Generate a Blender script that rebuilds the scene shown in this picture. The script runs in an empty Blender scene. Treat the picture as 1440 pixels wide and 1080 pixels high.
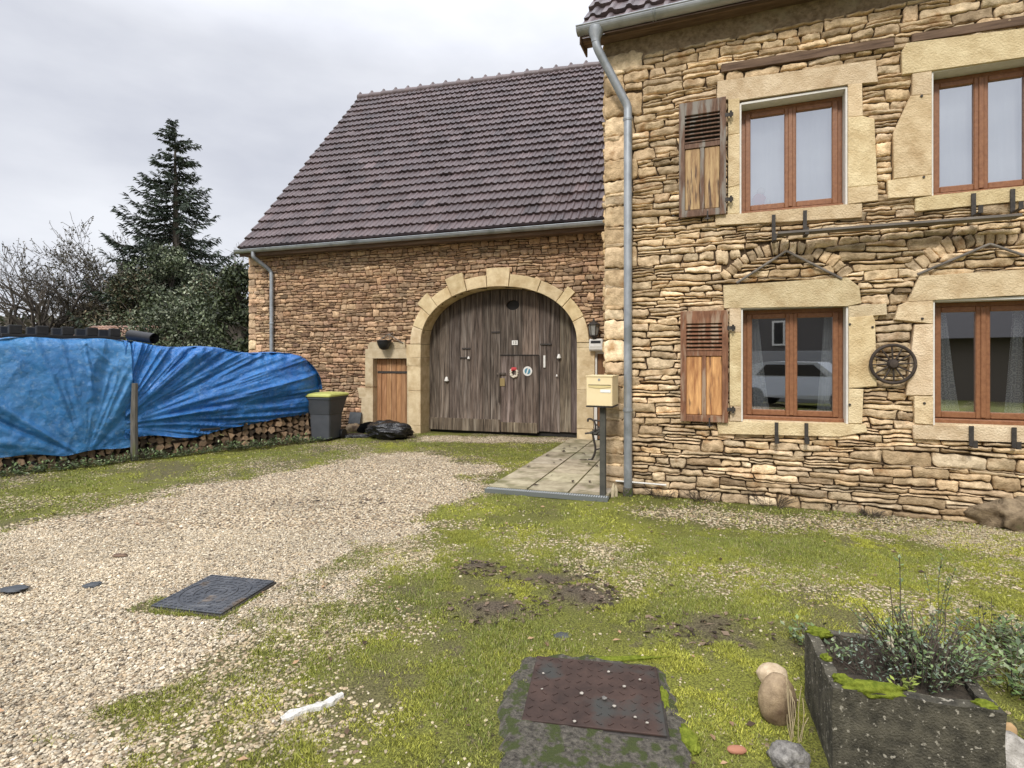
import bpy, math, random
import numpy as np
from mathutils import Matrix, Vector
random.seed(7); rng = np.random.default_rng(7)
C = bpy.context.scene.collection
EYE = 1.6; F = 783.0; CX, HY = 720.0, 505.0      # eye height and lens of the viewpoint (1440 px wide picture)
PI = math.pi
def S(r, g, b):
    f = lambda c: (c/255/12.92) if c <= 10 else ((c/255+0.055)/1.055)**2.4
    return (f(r), f(g), f(b))
# ------------------------------------------------------------------ frames
class Frame:
    def __init__(s, ox, oy, ux, uy):
        l = math.hypot(ux, uy); s.o = (ox, oy); s.u = (ux/l, uy/l); s.n = (-uy/l, ux/l)
        s.a = math.atan2(uy, ux)
        s.M = Matrix.Translation((ox, oy, 0)) @ Matrix.Rotation(s.a, 4, 'Z')
    def p(s, px, py, off=0.0):        # a seen point on the plane 'off' metres behind the facade -> (x, z) on it
        ra = (px-CX)/F
        ox, oy = s.o[0]+s.n[0]*off, s.o[1]+s.n[1]*off
        t = (ra*oy-ox)/(s.u[0]-ra*s.u[1])
        d = oy+s.u[1]*t
        return (t, EYE+(HY-py)/F*d)
    def loc(s, x, y):                 # world xy -> local xy
        dx, dy = x-s.o[0], y-s.o[1]
        return (dx*s.u[0]+dy*s.u[1], dx*s.n[0]+dy*s.n[1])
    def wld(s, x, y):
        return (s.o[0]+s.u[0]*x+s.n[0]*y, s.o[1]+s.u[1]*x+s.n[1]*y)
def G(px, py, z=0.0):
    d = (EYE-z)*F/(py-HY)
    return ((px-CX)/F*d, d)
H = Frame(1.116, 6.724, .930, -.367)
_d = EYE*F/93.3
B = Frame((350-CX)/F*_d, _d, .9475, -.3198)
# ------------------------------------------------------------------ noise
_P = rng.random((256, 256)).astype(np.float64)
def vn(x, y, seed=0):
    x = np.asarray(x, float)+seed*17.3; y = np.asarray(y, float)+seed*9.1
    xi = np.floor(x).astype(int); yi = np.floor(y).astype(int)
    fx = x-xi; fy = y-yi; fx = fx*fx*(3-2*fx); fy = fy*fy*(3-2*fy)
    a = _P[xi % 256, yi % 256]; b = _P[(xi+1) % 256, yi % 256]; c = _P[xi % 256, (yi+1) % 256]; d = _P[(xi+1) % 256, (yi+1) % 256]
    return (a*(1-fx)+b*fx)*(1-fy)+(c*(1-fx)+d*fx)*fy
def fbm(x, y, seed=0, o=4):
    r = 0; a = .5; t = 0
    for i in range(o):
        r = r+a*vn(np.asarray(x)*2**i, np.asarray(y)*2**i, seed+i*3); t += a; a *= .5
    return r/t
# ------------------------------------------------------------------ materials
MATS = {}
def nodes(name):
    m = bpy.data.materials.new(name); m.use_nodes = True
    nt = m.node_tree; b = nt.nodes['Principled BSDF']; return m, nt, b
def mat(name, c1, c2=None, scale=8, rough=.8, bump=.2, metal=0, attr=False, stretch=(1, 1, 1), spec=.4, c3=None, s3=2.0, t3=(.55, .65), detail=8, bdist=.01, rough2=None, coat=0, fine=0, finescale=120):
    m, nt, b = nodes(name); L = nt.links.new; N = nt.nodes.new
    tc = N('ShaderNodeTexCoord'); mp = N('ShaderNodeMapping'); mp.inputs['Scale'].default_value = stretch
    L(tc.outputs['Object'], mp.inputs['Vector'])
    n = N('ShaderNodeTexNoise'); n.inputs['Scale'].default_value = scale; n.inputs['Detail'].default_value = detail; n.inputs['Roughness'].default_value = .65
    L(mp.outputs[0], n.inputs['Vector'])
    rp = N('ShaderNodeValToRGB'); rp.color_ramp.elements[0].position = .32; rp.color_ramp.elements[1].position = .68
    c2 = c2 or c1
    rp.color_ramp.elements[0].color = (*c1, 1); rp.color_ramp.elements[1].color = (*c2, 1)
    L(n.outputs['Fac'], rp.inputs[0]); col = rp.outputs[0]
    if c3:
        n3 = N('ShaderNodeTexNoise'); n3.inputs['Scale'].default_value = s3; n3.inputs['Detail'].default_value = 6
        L(mp.outputs[0], n3.inputs['Vector'])
        r3 = N('ShaderNodeMapRange'); r3.inputs['From Min'].default_value = t3[0]; r3.inputs['From Max'].default_value = t3[1]
        L(n3.outputs['Fac'], r3.inputs['Value'])
        mx = N('ShaderNodeMix'); mx.data_type = 'RGBA'; L(r3.outputs[0], mx.inputs[0]); L(col, mx.inputs[6]); mx.inputs[7].default_value = (*c3, 1)
        col = mx.outputs[2]
    if attr:
        at = N('ShaderNodeAttribute'); at.attribute_name = 'Col'
        mm = N('ShaderNodeMix'); mm.data_type = 'RGBA'; mm.blend_type = 'MULTIPLY'; mm.inputs[0].default_value = 1
        L(at.outputs['Color'], mm.inputs[6]); L(col, mm.inputs[7]); col = mm.outputs[2]
    L(col, b.inputs['Base Color'])
    if rough2 is not None:
        rr = N('ShaderNodeMapRange'); rr.inputs['To Min'].default_value = rough; rr.inputs['To Max'].default_value = rough2
        rr.inputs['From Min'].default_value = .35; rr.inputs['From Max'].default_value = .65
        L(n.outputs['Fac'], rr.inputs['Value']); L(rr.outputs[0], b.inputs['Roughness'])
    else: b.inputs['Roughness'].default_value = rough
    b.inputs['Metallic'].default_value = metal; b.inputs['Specular IOR Level'].default_value = spec
    b.inputs['Coat Weight'].default_value = coat
    if bump:
        h = n.outputs['Fac']
        if fine:
            nf = N('ShaderNodeTexNoise'); nf.inputs['Scale'].default_value = finescale; nf.inputs['Detail'].default_value = 4
            L(tc.outputs['Object'], nf.inputs['Vector'])
            ad = N('ShaderNodeMath'); ad.operation = 'MULTIPLY_ADD'; L(nf.outputs['Fac'], ad.inputs[0]); ad.inputs[1].default_value = fine; L(h, ad.inputs[2]); h = ad.outputs[0]
        bp = N('ShaderNodeBump'); bp.inputs['Strength'].default_value = bump; bp.inputs['Distance'].default_value = bdist
        L(h, bp.inputs['Height']); L(bp.outputs[0], b.inputs['Normal'])
    MATS[name] = m; return m
# ------------------------------------------------------------------ mesh building
def bulk(name, V, Fs, m, parent=None, col=None, smooth=False, M=None):
    V = np.asarray(V, float).reshape(-1, 3); Fs = np.asarray(Fs, int)
    me = bpy.data.meshes.new(name); k = Fs.shape[1]
    me.vertices.add(len(V)); me.vertices.foreach_set('co', V.ravel())
    me.loops.add(Fs.size); me.loops.foreach_set('vertex_index', Fs.ravel())
    me.polygons.add(len(Fs)); me.polygons.foreach_set('loop_start', np.arange(0, Fs.size, k)); me.polygons.foreach_set('loop_total', np.full(len(Fs), k))
    me.polygons.foreach_set('use_smooth', np.full(len(Fs), smooth))
    me.update(); me.validate()
    if col is not None:
        a = me.color_attributes.new('Col', 'FLOAT_COLOR', 'POINT')
        c = np.ones((len(V), 4)); c[:, :3] = col; a.data.foreach_set('color', c.ravel())
    me.materials.append(m)
    o = bpy.data.objects.new(name, me); C.objects.link(o)
    if parent: o.parent = parent
    if M is not None: o.matrix_world = M
    return o
class MB:
    def __init__(s): s.v = []; s.f = []; s.c = []; s.cc = (1, 1, 1)
    def add(s, vs, fs):
        k = len(s.v); s.v += [tuple(v) for v in vs]; s.c += [s.cc]*len(vs); s.f += [tuple(i+k for i in f) for f in fs]
    def box(s, x0, x1, y0, y1, z0, z1, M=None):
        vs = [(x, y, z) for z in (z0, z1) for y in (y0, y1) for x in (x0, x1)]
        if M is not None: vs = [tuple(M @ Vector(v)) for v in vs]
        s.add(vs, [(0, 2, 3, 1), (4, 5, 7, 6), (0, 1, 5, 4), (2, 6, 7, 3), (0, 4, 6, 2), (1, 3, 7, 5)])
    def bbox(s, x0, x1, y0, y1, z0, z1, b=.004, M=None):      # box with chamfered edges
        vs = []; 
        for z, e in ((z0, b), (z0+b, 0), (z1-b, 0), (z1, b)):
            xx0, xx1, yy0, yy1 = x0+e, x1-e, y0+e, y1-e
            c = b if e == 0 else 0.0
            vs += [(xx0+c, yy0, z), (xx1-c, yy0, z), (xx1, yy0+c, z), (xx1, yy1-c, z), (xx1-c, yy1, z), (xx0+c, yy1, z), (xx0, yy1-c, z), (xx0, yy0+c, z)]
        if M is not None: vs = [tuple(M @ Vector(v)) for v in vs]
        fs = [tuple(range(7, -1, -1)), tuple(range(24, 32))]
        for r in range(3):
            for i in range(8): j = (i+1) % 8; fs.append((r*8+i, r*8+j, r*8+8+j, r*8+8+i))
        s.add(vs, fs)
    def tube(s, pts, r, n=8, caps=True):
        pts = [Vector(p) for p in pts]; R = r if hasattr(r, '__len__') else [r]*len(pts)
        rings = []; up = Vector((0, 0, 1))
        prev = None
        for i, p in enumerate(pts):
            t = (pts[min(i+1, len(pts)-1)]-pts[max(i-1, 0)]).normalized()
            if prev is None:
                a = t.cross(up if abs(t.z) < .95 else Vector((1, 0, 0))).normalized()
            else:
                a = (prev-t*prev.dot(t)).normalized()
            prev = a; b = t.cross(a)
            rings.append([p+(a*math.cos(2*PI*k/n)+b*math.sin(2*PI*k/n))*R[i] for k in range(n)])
        vs = [v for rg in rings for v in rg]; fs = []
        for i in range(len(pts)-1):
            for k in range(n): j = (k+1) % n; fs.append((i*n+k, i*n+j, (i+1)*n+j, (i+1)*n+k))
        if caps: fs += [tuple(range(n-1, -1, -1)), tuple(range((len(pts)-1)*n, len(pts)*n))]
        s.add(vs, fs)
    def prism(s, poly, y0, y1, bev=0.006, back=True):         # polygon in xz, from y0 (front) to y1, front chamfered
        n = len(poly); cx = sum(p[0] for p in poly)/n; cz = sum(p[1] for p in poly)/n
        def ins(p):
            dx, dz = cx-p[0], cz-p[1]; l = math.hypot(dx, dz) or 1
            return (p[0]+dx/l*bev*1.3, p[1]+dz/l*bev*1.3)
        vs = [(ins(p)[0], y0, ins(p)[1]) for p in poly]+[(p[0], y0+bev, p[1]) for p in poly]+[(p[0], y1, p[1]) for p in poly]
        fs = [tuple(range(n))]
        for r in range(2):
            for i in range(n): j = (i+1) % n; fs.append((r*n+i, r*n+n+i, r*n+n+j, r*n+j))
        if back: fs.append(tuple(range(3*n-1, 2*n-1, -1)))
        s.add(vs, fs)
    def lathe(s, prof, c=(0, 0, 0), n=20, axis='z'):
        vs = []; 
        for r, h in prof:
            for k in range(n):
                a = 2*PI*k/n; x, y = r*math.cos(a), r*math.sin(a)
                vs.append((c[0]+x, c[1]+y, c[2]+h) if axis == 'z' else (c[0]+x, c[1]+h, c[2]+y))
        fs = []
        for i in range(len(prof)-1):
            for k in range(n): j = (k+1) % n; fs.append((i*n+k, i*n+j, (i+1)*n+j, (i+1)*n+k))
        fs += [tuple(range(n-1, -1, -1)), tuple(range((len(prof)-1)*n, len(prof)*n))]
        s.add(vs, fs)
    def build(s, name, m, parent=None, smooth=False, M=None, fix=True):
        me = bpy.data.meshes.new(name); me.from_pydata(s.v, [], s.f)
        a = me.color_attributes.new('Col', 'FLOAT_COLOR', 'POINT')
        a.data.foreach_set('color', np.hstack([np.array(s.c), np.ones((len(s.c), 1))]).ravel())
        if fix:
            import bmesh
            bm = bmesh.new(); bm.from_mesh(me); bmesh.ops.recalc_face_normals(bm, faces=bm.faces); bm.to_mesh(me); bm.free()
        if smooth:
            me.polygons.foreach_set('use_smooth', [True]*len(me.polygons))
            try: me.set_sharp_from_angle(angle=math.radians(40))
            except Exception: pass
        me.materials.append(m)
        o = bpy.data.objects.new(name, me); C.objects.link(o)
        if parent: o.parent = parent
        if M is not None: o.matrix_world = M
        return o
def tag(o, label=None, cat=None, group=None, kind=None):
    if label: o['label'] = label
    if cat: o['category'] = cat
    if group: o['group'] = group
    if kind: o['kind'] = kind
    return o
def thing(name, label, cat, M=None, group=None):
    o = bpy.data.objects.new(name, None); C.objects.link(o); o.empty_display_size = .2
    if M is not None: o.matrix_world = M
    return tag(o, label, cat, group)
def ctree(o, parent=None):
    c = o.copy(); C.objects.link(c)
    if parent: c.parent = parent
    for ch in [x for x in bpy.data.objects if x.parent == o]: ctree(ch, c)
    return c
def blob(name, m, parent=None, r=(1, 1, 1), sub=3, amp=.1, fs=2.0, seed=0, M=None, flat=None, cut=0):
    import bmesh
    bm = bmesh.new(); bmesh.ops.create_icosphere(bm, subdivisions=sub, radius=1)
    vs = np.array([v.co[:] for v in bm.verts])
    n1 = fbm(vs[:, 0]*fs+5, vs[:, 1]*fs+vs[:, 2]*fs*1.3+5, seed)-.5; n2 = fbm(vs[:, 2]*fs+9, vs[:, 0]*fs-vs[:, 1]*fs+9, seed+5)-.5
    k = 1+amp*2*(n1+n2)
    for v, kk in zip(bm.verts, k):
        p = v.co*kk; p = Vector((p.x*r[0], p.y*r[1], p.z*r[2]))
        if flat is not None: p.z = max(p.z, flat)
        v.co = p
    me = bpy.data.meshes.new(name); bm.to_mesh(me); bm.free()
    me.polygons.foreach_set('use_smooth', [True]*len(me.polygons)); me.materials.append(m)
    o = bpy.data.objects.new(name, me); C.objects.link(o)
    if parent: o.parent = parent
    if M is not None: o.matrix_world = M
    return o
T = Matrix.Translation
def RZ(a): return Matrix.Rotation(a, 4, 'Z')
def inpoly(x, z, poly):
    x = np.asarray(x); z = np.asarray(z); r = np.zeros(x.shape, bool); n = len(poly)
    for i in range(n):
        x0, z0 = poly[i]; x1, z1 = poly[(i+1) % n]
        if z0 == z1: continue
        c = (z0 > z) != (z1 > z)
        r ^= c & (x < (x1-x0)*(z-z0)/(z1-z0)+x0)
    return r
def sdist(x, y, poly):     # signed distance, positive inside
    x = np.asarray(x, float); y = np.asarray(y, float); d = np.full(x.shape, 1e9); n = len(poly)
    for i in range(n):
        ax, ay = poly[i]; bx, by = poly[(i+1) % n]; ex, ey = bx-ax, by-ay
        t = np.clip(((x-ax)*ex+(y-ay)*ey)/(ex*ex+ey*ey+1e-12), 0, 1)
        d = np.minimum(d, np.hypot(x-ax-t*ex, y-ay-t*ey))
    return np.where(inpoly(x, y, poly), d, -d)
# ------------------------------------------------------------------ material library
m_stone = mat('rubble_stone', (.56, .52, .46), (1.28, 1.26, 1.22), 11, .9, 1.0, attr=True, c3=(.55, .42, .30), s3=5, t3=(.58, .72), bdist=.02, spec=.2, fine=.5, finescale=70)
m_barnstone = mat('barn_stone', (.58, .54, .50), (1.22, 1.2, 1.16), 11, .9, 1.0, attr=True, c3=(.5, .45, .42), s3=3, t3=(.58, .72), bdist=.02, spec=.2, fine=.5, finescale=60)
m_mortar = mat('lime_mortar', (.055, .038, .025), (.13, .09, .055), 12, .95, .8, bdist=.02, spec=.1)
m_render = mat('brown_render', (.15, .105, .065), (.36, .275, .18), 14, .95, 1.0, bdist=.04, spec=.1, c3=(.33, .27, .18), s3=2.5)
m_ashlar = mat('dressed_stone', (.52, .40, .245), (.72, .60, .41), 6, .9, .6, attr=True, c3=(.42, .30, .17), s3=3.5, t3=(.54, .76), bdist=.025, spec=.15, fine=.9, finescale=60)
m_oak = mat('varnished_wood', (.19, .080, .038), (.29, .135, .065), 10, .38, .12, stretch=(3, 3, 3), spec=.4, fine=.2)
m_white = mat('white_paint', (.62, .60, .55), (.72, .70, .66), 20, .7, .2)
m_shut = mat('weathered_shutter_brown', (.085, .042, .026), (.20, .11, .07), 14, .8, .4, stretch=(3, 3, .5), c3=(.24, .20, .165), s3=5, t3=(.5, .62), attr=True)
m_shutpan = mat('worn_shutter_panel', (.22, .105, .045), (.54, .35, .17), 9, .75, .4, stretch=(3, 3, .35), c3=(.10, .055, .035), s3=7, t3=(.56, .64), attr=True)
m_zinc = mat('zinc', (.28, .30, .32), (.40, .42, .44), 6, .42, .08, metal=.55, rough2=.6, c3=(.22, .235, .24), s3=3)
m_iron = mat('wrought_iron', (.03, .026, .024), (.07, .06, .05), 30, .65, .3, metal=.3)
m_old = mat('old_barn_board', (.022, .016, .012), (.155, .122, .097), 5, .85, 1.0, stretch=(7, 7, .45), attr=True, c3=(.27, .235, .20), s3=2.4, t3=(.50, .80), bdist=.02, fine=.4)
m_dark = mat('dark_interior', (.02, .018, .016), (.03, .027, .024), 3, .9, 0)
m_tile = mat('roof_tile', (.75, .72, .74), (1.2, 1.15, 1.15), 14, .40, .3, attr=True, spec=.5, rough2=.62, bdist=.006)
m_brown = mat('brown_door_wood', (.22, .11, .05), (.42, .235, .115), 6, .7, .4, stretch=(4, 4, .4), attr=True, c3=(.48, .30, .18), s3=3, t3=(.62, .75))
m_black = mat('black_plastic', (.012, .012, .013), (.02, .02, .022), 12, .45, .1)
m_bag = mat('bag_film', (.006, .006, .007), (.012, .012, .013), 9, .25, .9, bdist=.03, spec=.6)
m_bin = mat('bin_plastic', (.055, .06, .07), (.075, .08, .09), 5, .55, .1)
m_lid = mat('yellow_lid', (.42, .43, .11), (.50, .50, .16), 5, .5, .1)
m_cream = mat('cream_metal', (.74, .60, .34), (.80, .66, .40), 4, .42, .03, spec=.5)
m_post = mat('dark_post', (.045, .045, .038), (.09, .085, .07), 10, .7, .3)
m_pav = mat('paving', (.26, .225, .155), (.50, .45, .33), 7, .9, .5, attr=True, c3=(.15, .14, .07), s3=3, t3=(.5, .66), fine=.6, finescale=150)
m_rust = mat('rusty_lid', (.035, .022, .018), (.075, .045, .035), 9, .75, .25, metal=.2, c3=(.05, .05, .045), s3=4)
m_cast = mat('cast_iron_lid', (.05, .055, .065), (.12, .125, .135), 14, .55, .25, metal=.4, c3=(.16, .12, .085), s3=5, t3=(.6, .7))
m_conc = mat('mossy_concrete', (.030, .026, .020), (.19, .17, .135), 48, .95, 1.0, c3=(.06, .075, .02), s3=17, t3=(.50, .58), bdist=.02, fine=.8, finescale=160)
m_trough = mat('dark_trough', (.022, .020, .014), (.125, .112, .080), 13, .92, 1.0, c3=(.34, .31, .25), s3=48, t3=(.61, .66), bdist=.012, fine=.8, finescale=120)
m_moss = mat('moss_cushion', (.075, .10, .012), (.22, .25, .035), 40, .95, 1.0, bdist=.012, spec=.05)
m_wood_log = mat('log_wood', (.20, .13, .08), (.50, .38, .26), 12, .85, .5, attr=True, c3=(.07, .05, .035), s3=6, t3=(.55, .66))
m_wpost = mat('weathered_post', (.07, .065, .055), (.17, .155, .13), 9, .9, .5, stretch=(3, 3, .4), c3=(.10, .11, .04), s3=4)
m_timber = mat('old_lintel_timber', (.075, .045, .03), (.20, .13, .085), 6, .9, .7, stretch=(.4, 3, 4), bdist=.01)
m_plank = mat('grey_plank', (.08, .068, .058), (.24, .21, .18), 6, .85, .5, stretch=(.3, 4, 4))
m_quartz = mat('white_stone', (.6, .57, .50), (.82, .80, .75), 18, .8, .5)
m_grey = mat('grey_stone', (.06, .055, .05), (.32, .30, .27), 34, .9, 1.0, fine=.8)
m_cobble = mat('tan_cobble', (.20, .14, .08), (.42, .31, .19), 22, .6, .6, c3=(.14, .09, .055), s3=5, fine=.6, finescale=260)
m_slate = mat('slate', (.035, .04, .045), (.08, .085, .09), 12, .6, .3)
m_soil = mat('soil', (.03, .024, .017), (.085, .068, .048), 30, .95, 1, bdist=.02)
m_bark = mat('bark', (.05, .042, .035), (.13, .11, .09), 8, .95, .5)
m_leaf = mat('leaf', (.8, .8, .8), (1.2, 1.2, 1.1), 3, .6, 0, attr=True, spec=.3)
m_twig = mat('twig', (.06, .045, .035), (.12, .09, .07), 6, .9, 0)
m_lace = None
def glassmat():
    m, nt, b = nodes('window_glass'); N = nt.nodes.new; L = nt.links.new
    out = nt.nodes['Material Output']
    gl = N('ShaderNodeBsdfGlossy'); gl.inputs['Roughness'].default_value = .015; gl.inputs['Color'].default_value = (.93, .96, 1, 1)
    tr = N('ShaderNodeBsdfTransparent'); tr.inputs['Color'].default_value = (.95, .97, .97, 1)
    fr = N('ShaderNodeFresnel'); fr.inputs['IOR'].default_value = 1.52
    mr = N('ShaderNodeMapRange'); mr.inputs['From Max'].default_value = .5; mr.inputs['To Min'].default_value = .52; mr.inputs['To Max'].default_value = .95
    L(fr.outputs[0], mr.inputs['Value'])
    mx = N('ShaderNodeMixShader'); L(mr.outputs[0], mx.inputs[0]); L(tr.outputs[0], mx.inputs[1]); L(gl.outputs[0], mx.inputs[2])
    L(mx.outputs[0], out.inputs['Surface']); nt.nodes.remove(b); return m
m_glass = glassmat()
def lacemat():
    m, nt, b = nodes('lace_fabric'); N = nt.nodes.new; L = nt.links.new
    tc = N('ShaderNodeTexCoord'); mp = N('ShaderNodeMapping'); mp.inputs['Scale'].default_value = (9, 9, 9); L(tc.outputs['Object'], mp.inputs[0])
    v = N('ShaderNodeTexVoronoi'); v.inputs['Scale'].default_value = 1.6; v.inputs['Randomness'].default_value = .25; L(mp.outputs[0], v.inputs['Vector'])
    w = N('ShaderNodeMath'); w.operation = 'SINE'; w2 = N('ShaderNodeMath'); w2.operation = 'MULTIPLY'; w2.inputs[1].default_value = 26
    L(v.outputs['Distance'], w2.inputs[0]); L(w2.outputs[0], w.inputs[0])
    rp = N('ShaderNodeValToRGB'); rp.color_ramp.elements[0].color = (.5, .53, .56, 1); rp.color_ramp.elements[1].color = (.92, .93, .95, 1)
    rp.color_ramp.elements[0].position = .2; rp.color_ramp.elements[1].position = .6
    L(w.outputs[0], rp.inputs[0]); L(rp.outputs[0], b.inputs['Base Color']); b.inputs['Roughness'].default_value = .9
    return m
m_lace = lacemat()
m_net = mat('net_curtain', (.86, .87, .88), (.90, .91, .92), 2, .9, .1, stretch=(5, 5, .2))
m_red = mat('red_felt', (.45, .05, .06), (.55, .08, .08), 10, .9, .1)
def plain(name, c, rough=.6, metal=0): return mat(name, c, None, 5, rough, 0, metal=metal)
# tarps
def tarpmat(name, c1, c2, wear):
    m, nt, b = nodes(name); N = nt.nodes.new; L = nt.links.new
    tc = N('ShaderNodeTexCoord')
    n1 = N('ShaderNodeTexNoise'); n1.inputs['Scale'].default_value = 1.6; n1.inputs['Detail'].default_value = 9; n1.inputs['Roughness'].default_value = .7; L(tc.outputs['Object'], n1.inputs[0])
    rp = N('ShaderNodeValToRGB'); rp.color_ramp.elements[0].position = .35; rp.color_ramp.elements[1].position = .7
    rp.color_ramp.elements[0].color = (*c1, 1); rp.color_ramp.elements[1].color = (*c2, 1); L(n1.outputs['Fac'], rp.inputs[0])
    n3 = N('ShaderNodeTexNoise'); n3.inputs['Scale'].default_value = 14; n3.inputs['Detail'].default_value = 9; n3.inputs['Roughness'].default_value = .75; L(tc.outputs['Object'], n3.inputs[0])
    mr = N('ShaderNodeMapRange'); mr.inputs['From Min'].default_value = .52; mr.inputs['From Max'].default_value = .72; mr.inputs['To Max'].default_value = wear; L(n3.outputs['Fac'], mr.inputs[0])
    mx = N('ShaderNodeMix'); mx.data_type = 'RGBA'; L(mr.outputs[0], mx.inputs[0]); L(rp.outputs[0], mx.inputs[6]); mx.inputs[7].default_value = (.35, .50, .60, 1)
    L(mx.outputs[2], b.inputs['Base Color']); b.inputs['Roughness'].default_value = .33; b.inputs['Specular IOR Level'].default_value = .55
    n2 = N('ShaderNodeTexVoronoi'); n2.inputs['Scale'].default_value = 9; n2.feature = 'SMOOTH_F1'
    mp = N('ShaderNodeVectorMath'); mp.operation = 'MULTIPLY_ADD'; mp.inputs[1].default_value = (.25, .25, .25); L(n3.outputs['Color'], mp.inputs[0]); L(tc.outputs['Object'], mp.inputs[2]); L(mp.outputs[0], n2.inputs['Vector'])
    bp = N('ShaderNodeBump'); bp.inputs['Strength'].default_value = .7; bp.inputs['Distance'].default_value = .035; L(n2.outputs['Distance'], bp.inputs['Height'])
    L(bp.outputs[0], b.inputs['Normal']); return m
m_tarp1 = tarpmat('faded_tarp', (.028, .165, .42), (.06, .25, .52), .45)
m_tarp2 = tarpmat('blue_tarp', (.008, .10, .36), (.03, .20, .52), .3)
# ------------------------------------------------------------------ rubble walls
def pack(x0, x1, z0, z1, blocked, wr, hm, bigp=.07, seed=0, split=.16, hard=()):
    zs = [z0]
    while zs[-1] < z1-hm*.5: zs.append(zs[-1]+hm*random.uniform(.62, 1.4))
    zs = np.array(zs); zs = z0+(zs-z0)*(z1-z0)/(zs[-1]-z0); nk = len(zs)-1
    def bz(k, x):
        if k <= 0 or k >= nk: return float(zs[k])
        return float(zs[k]+(fbm(x*1.1+seed, k*7.7+3, seed, 2)-.5)*hm*1.5+(vn(x*4.5, k*5.3+seed, 3)-.5)*hm*.55)
    q = .01; nx = int((x1-x0)/q); xs = x0+(np.arange(nx)+.5)*q; out = []; reserved = [[] for _ in range(nk+2)]
    for k in range(nk):
        occ = np.zeros(nx, bool); za, zb = zs[k], zs[k+1]
        for p in blocked:
            occ |= inpoly(xs, np.full(nx, za+(zb-za)*.25), p) & inpoly(xs, np.full(nx, za+(zb-za)*.75), p)
        for p in hard:
            for f in (.05, .3, .6, .95): occ |= inpoly(xs, np.full(nx, za+(zb-za)*f), p)
        for a, b in reserved[k]: occ[max(0, int((a-x0)/q)):int((b-x0)/q)] = True
        i = 0
        while i < nx:
            if occ[i]: i += 1; continue
            j = i
            while j < nx and not occ[j]: j += 1
            xa, xb = x0+i*q, x0+j*q; x = xa; i = j
            while x < xb-.012:
                w = random.triangular(wr[0], wr[1], wr[0]+(wr[1]-wr[0])*.3)
                if xb-x-w < wr[0]*.8: w = xb-x if xb-x < wr[1]*1.2 else (xb-x)/2
                e = x+w; top = k+1
                if random.random() < bigp and k+2 <= nk and w < wr[1]*.6:
                    zc = (zs[k+1]+zs[k+2])/2; xm = np.array([x+.01, (x+e)/2, e-.01])
                    if not any(inpoly(xm, np.full(3, zc), p).any() for p in list(blocked)+list(hard)): top = k+2; reserved[k+1].append((x, e))
                t0, t1 = random.uniform(-.2, .2)*hm, random.uniform(-.2, .2)*hm
                q4 = [(x-t0*(x > xa), bz(k, x)), (e-t1*(e < xb), bz(k, e)), (e+t1*(e < xb), bz(top, e)), (x+t0*(x > xa), bz(top, x))]
                if top == k+1 and w > wr[0]*1.3 and random.random() < split and bz(k+1, x)-bz(k, x) > hm*.75:
                    f0, f1 = random.uniform(.35, .65), random.uniform(.35, .65)
                    m0 = (q4[0][0]*(1-f0)+q4[3][0]*f0, q4[0][1]*(1-f0)+q4[3][1]*f0); m1 = (q4[1][0]*(1-f1)+q4[2][0]*f1, q4[1][1]*(1-f1)+q4[2][1]*f1)
                    out.append([q4[0], q4[1], m1, m0]); out.append([m0, m1, q4[2], q4[3]])
                else: out.append(q4)
                x = e
    return out
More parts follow.
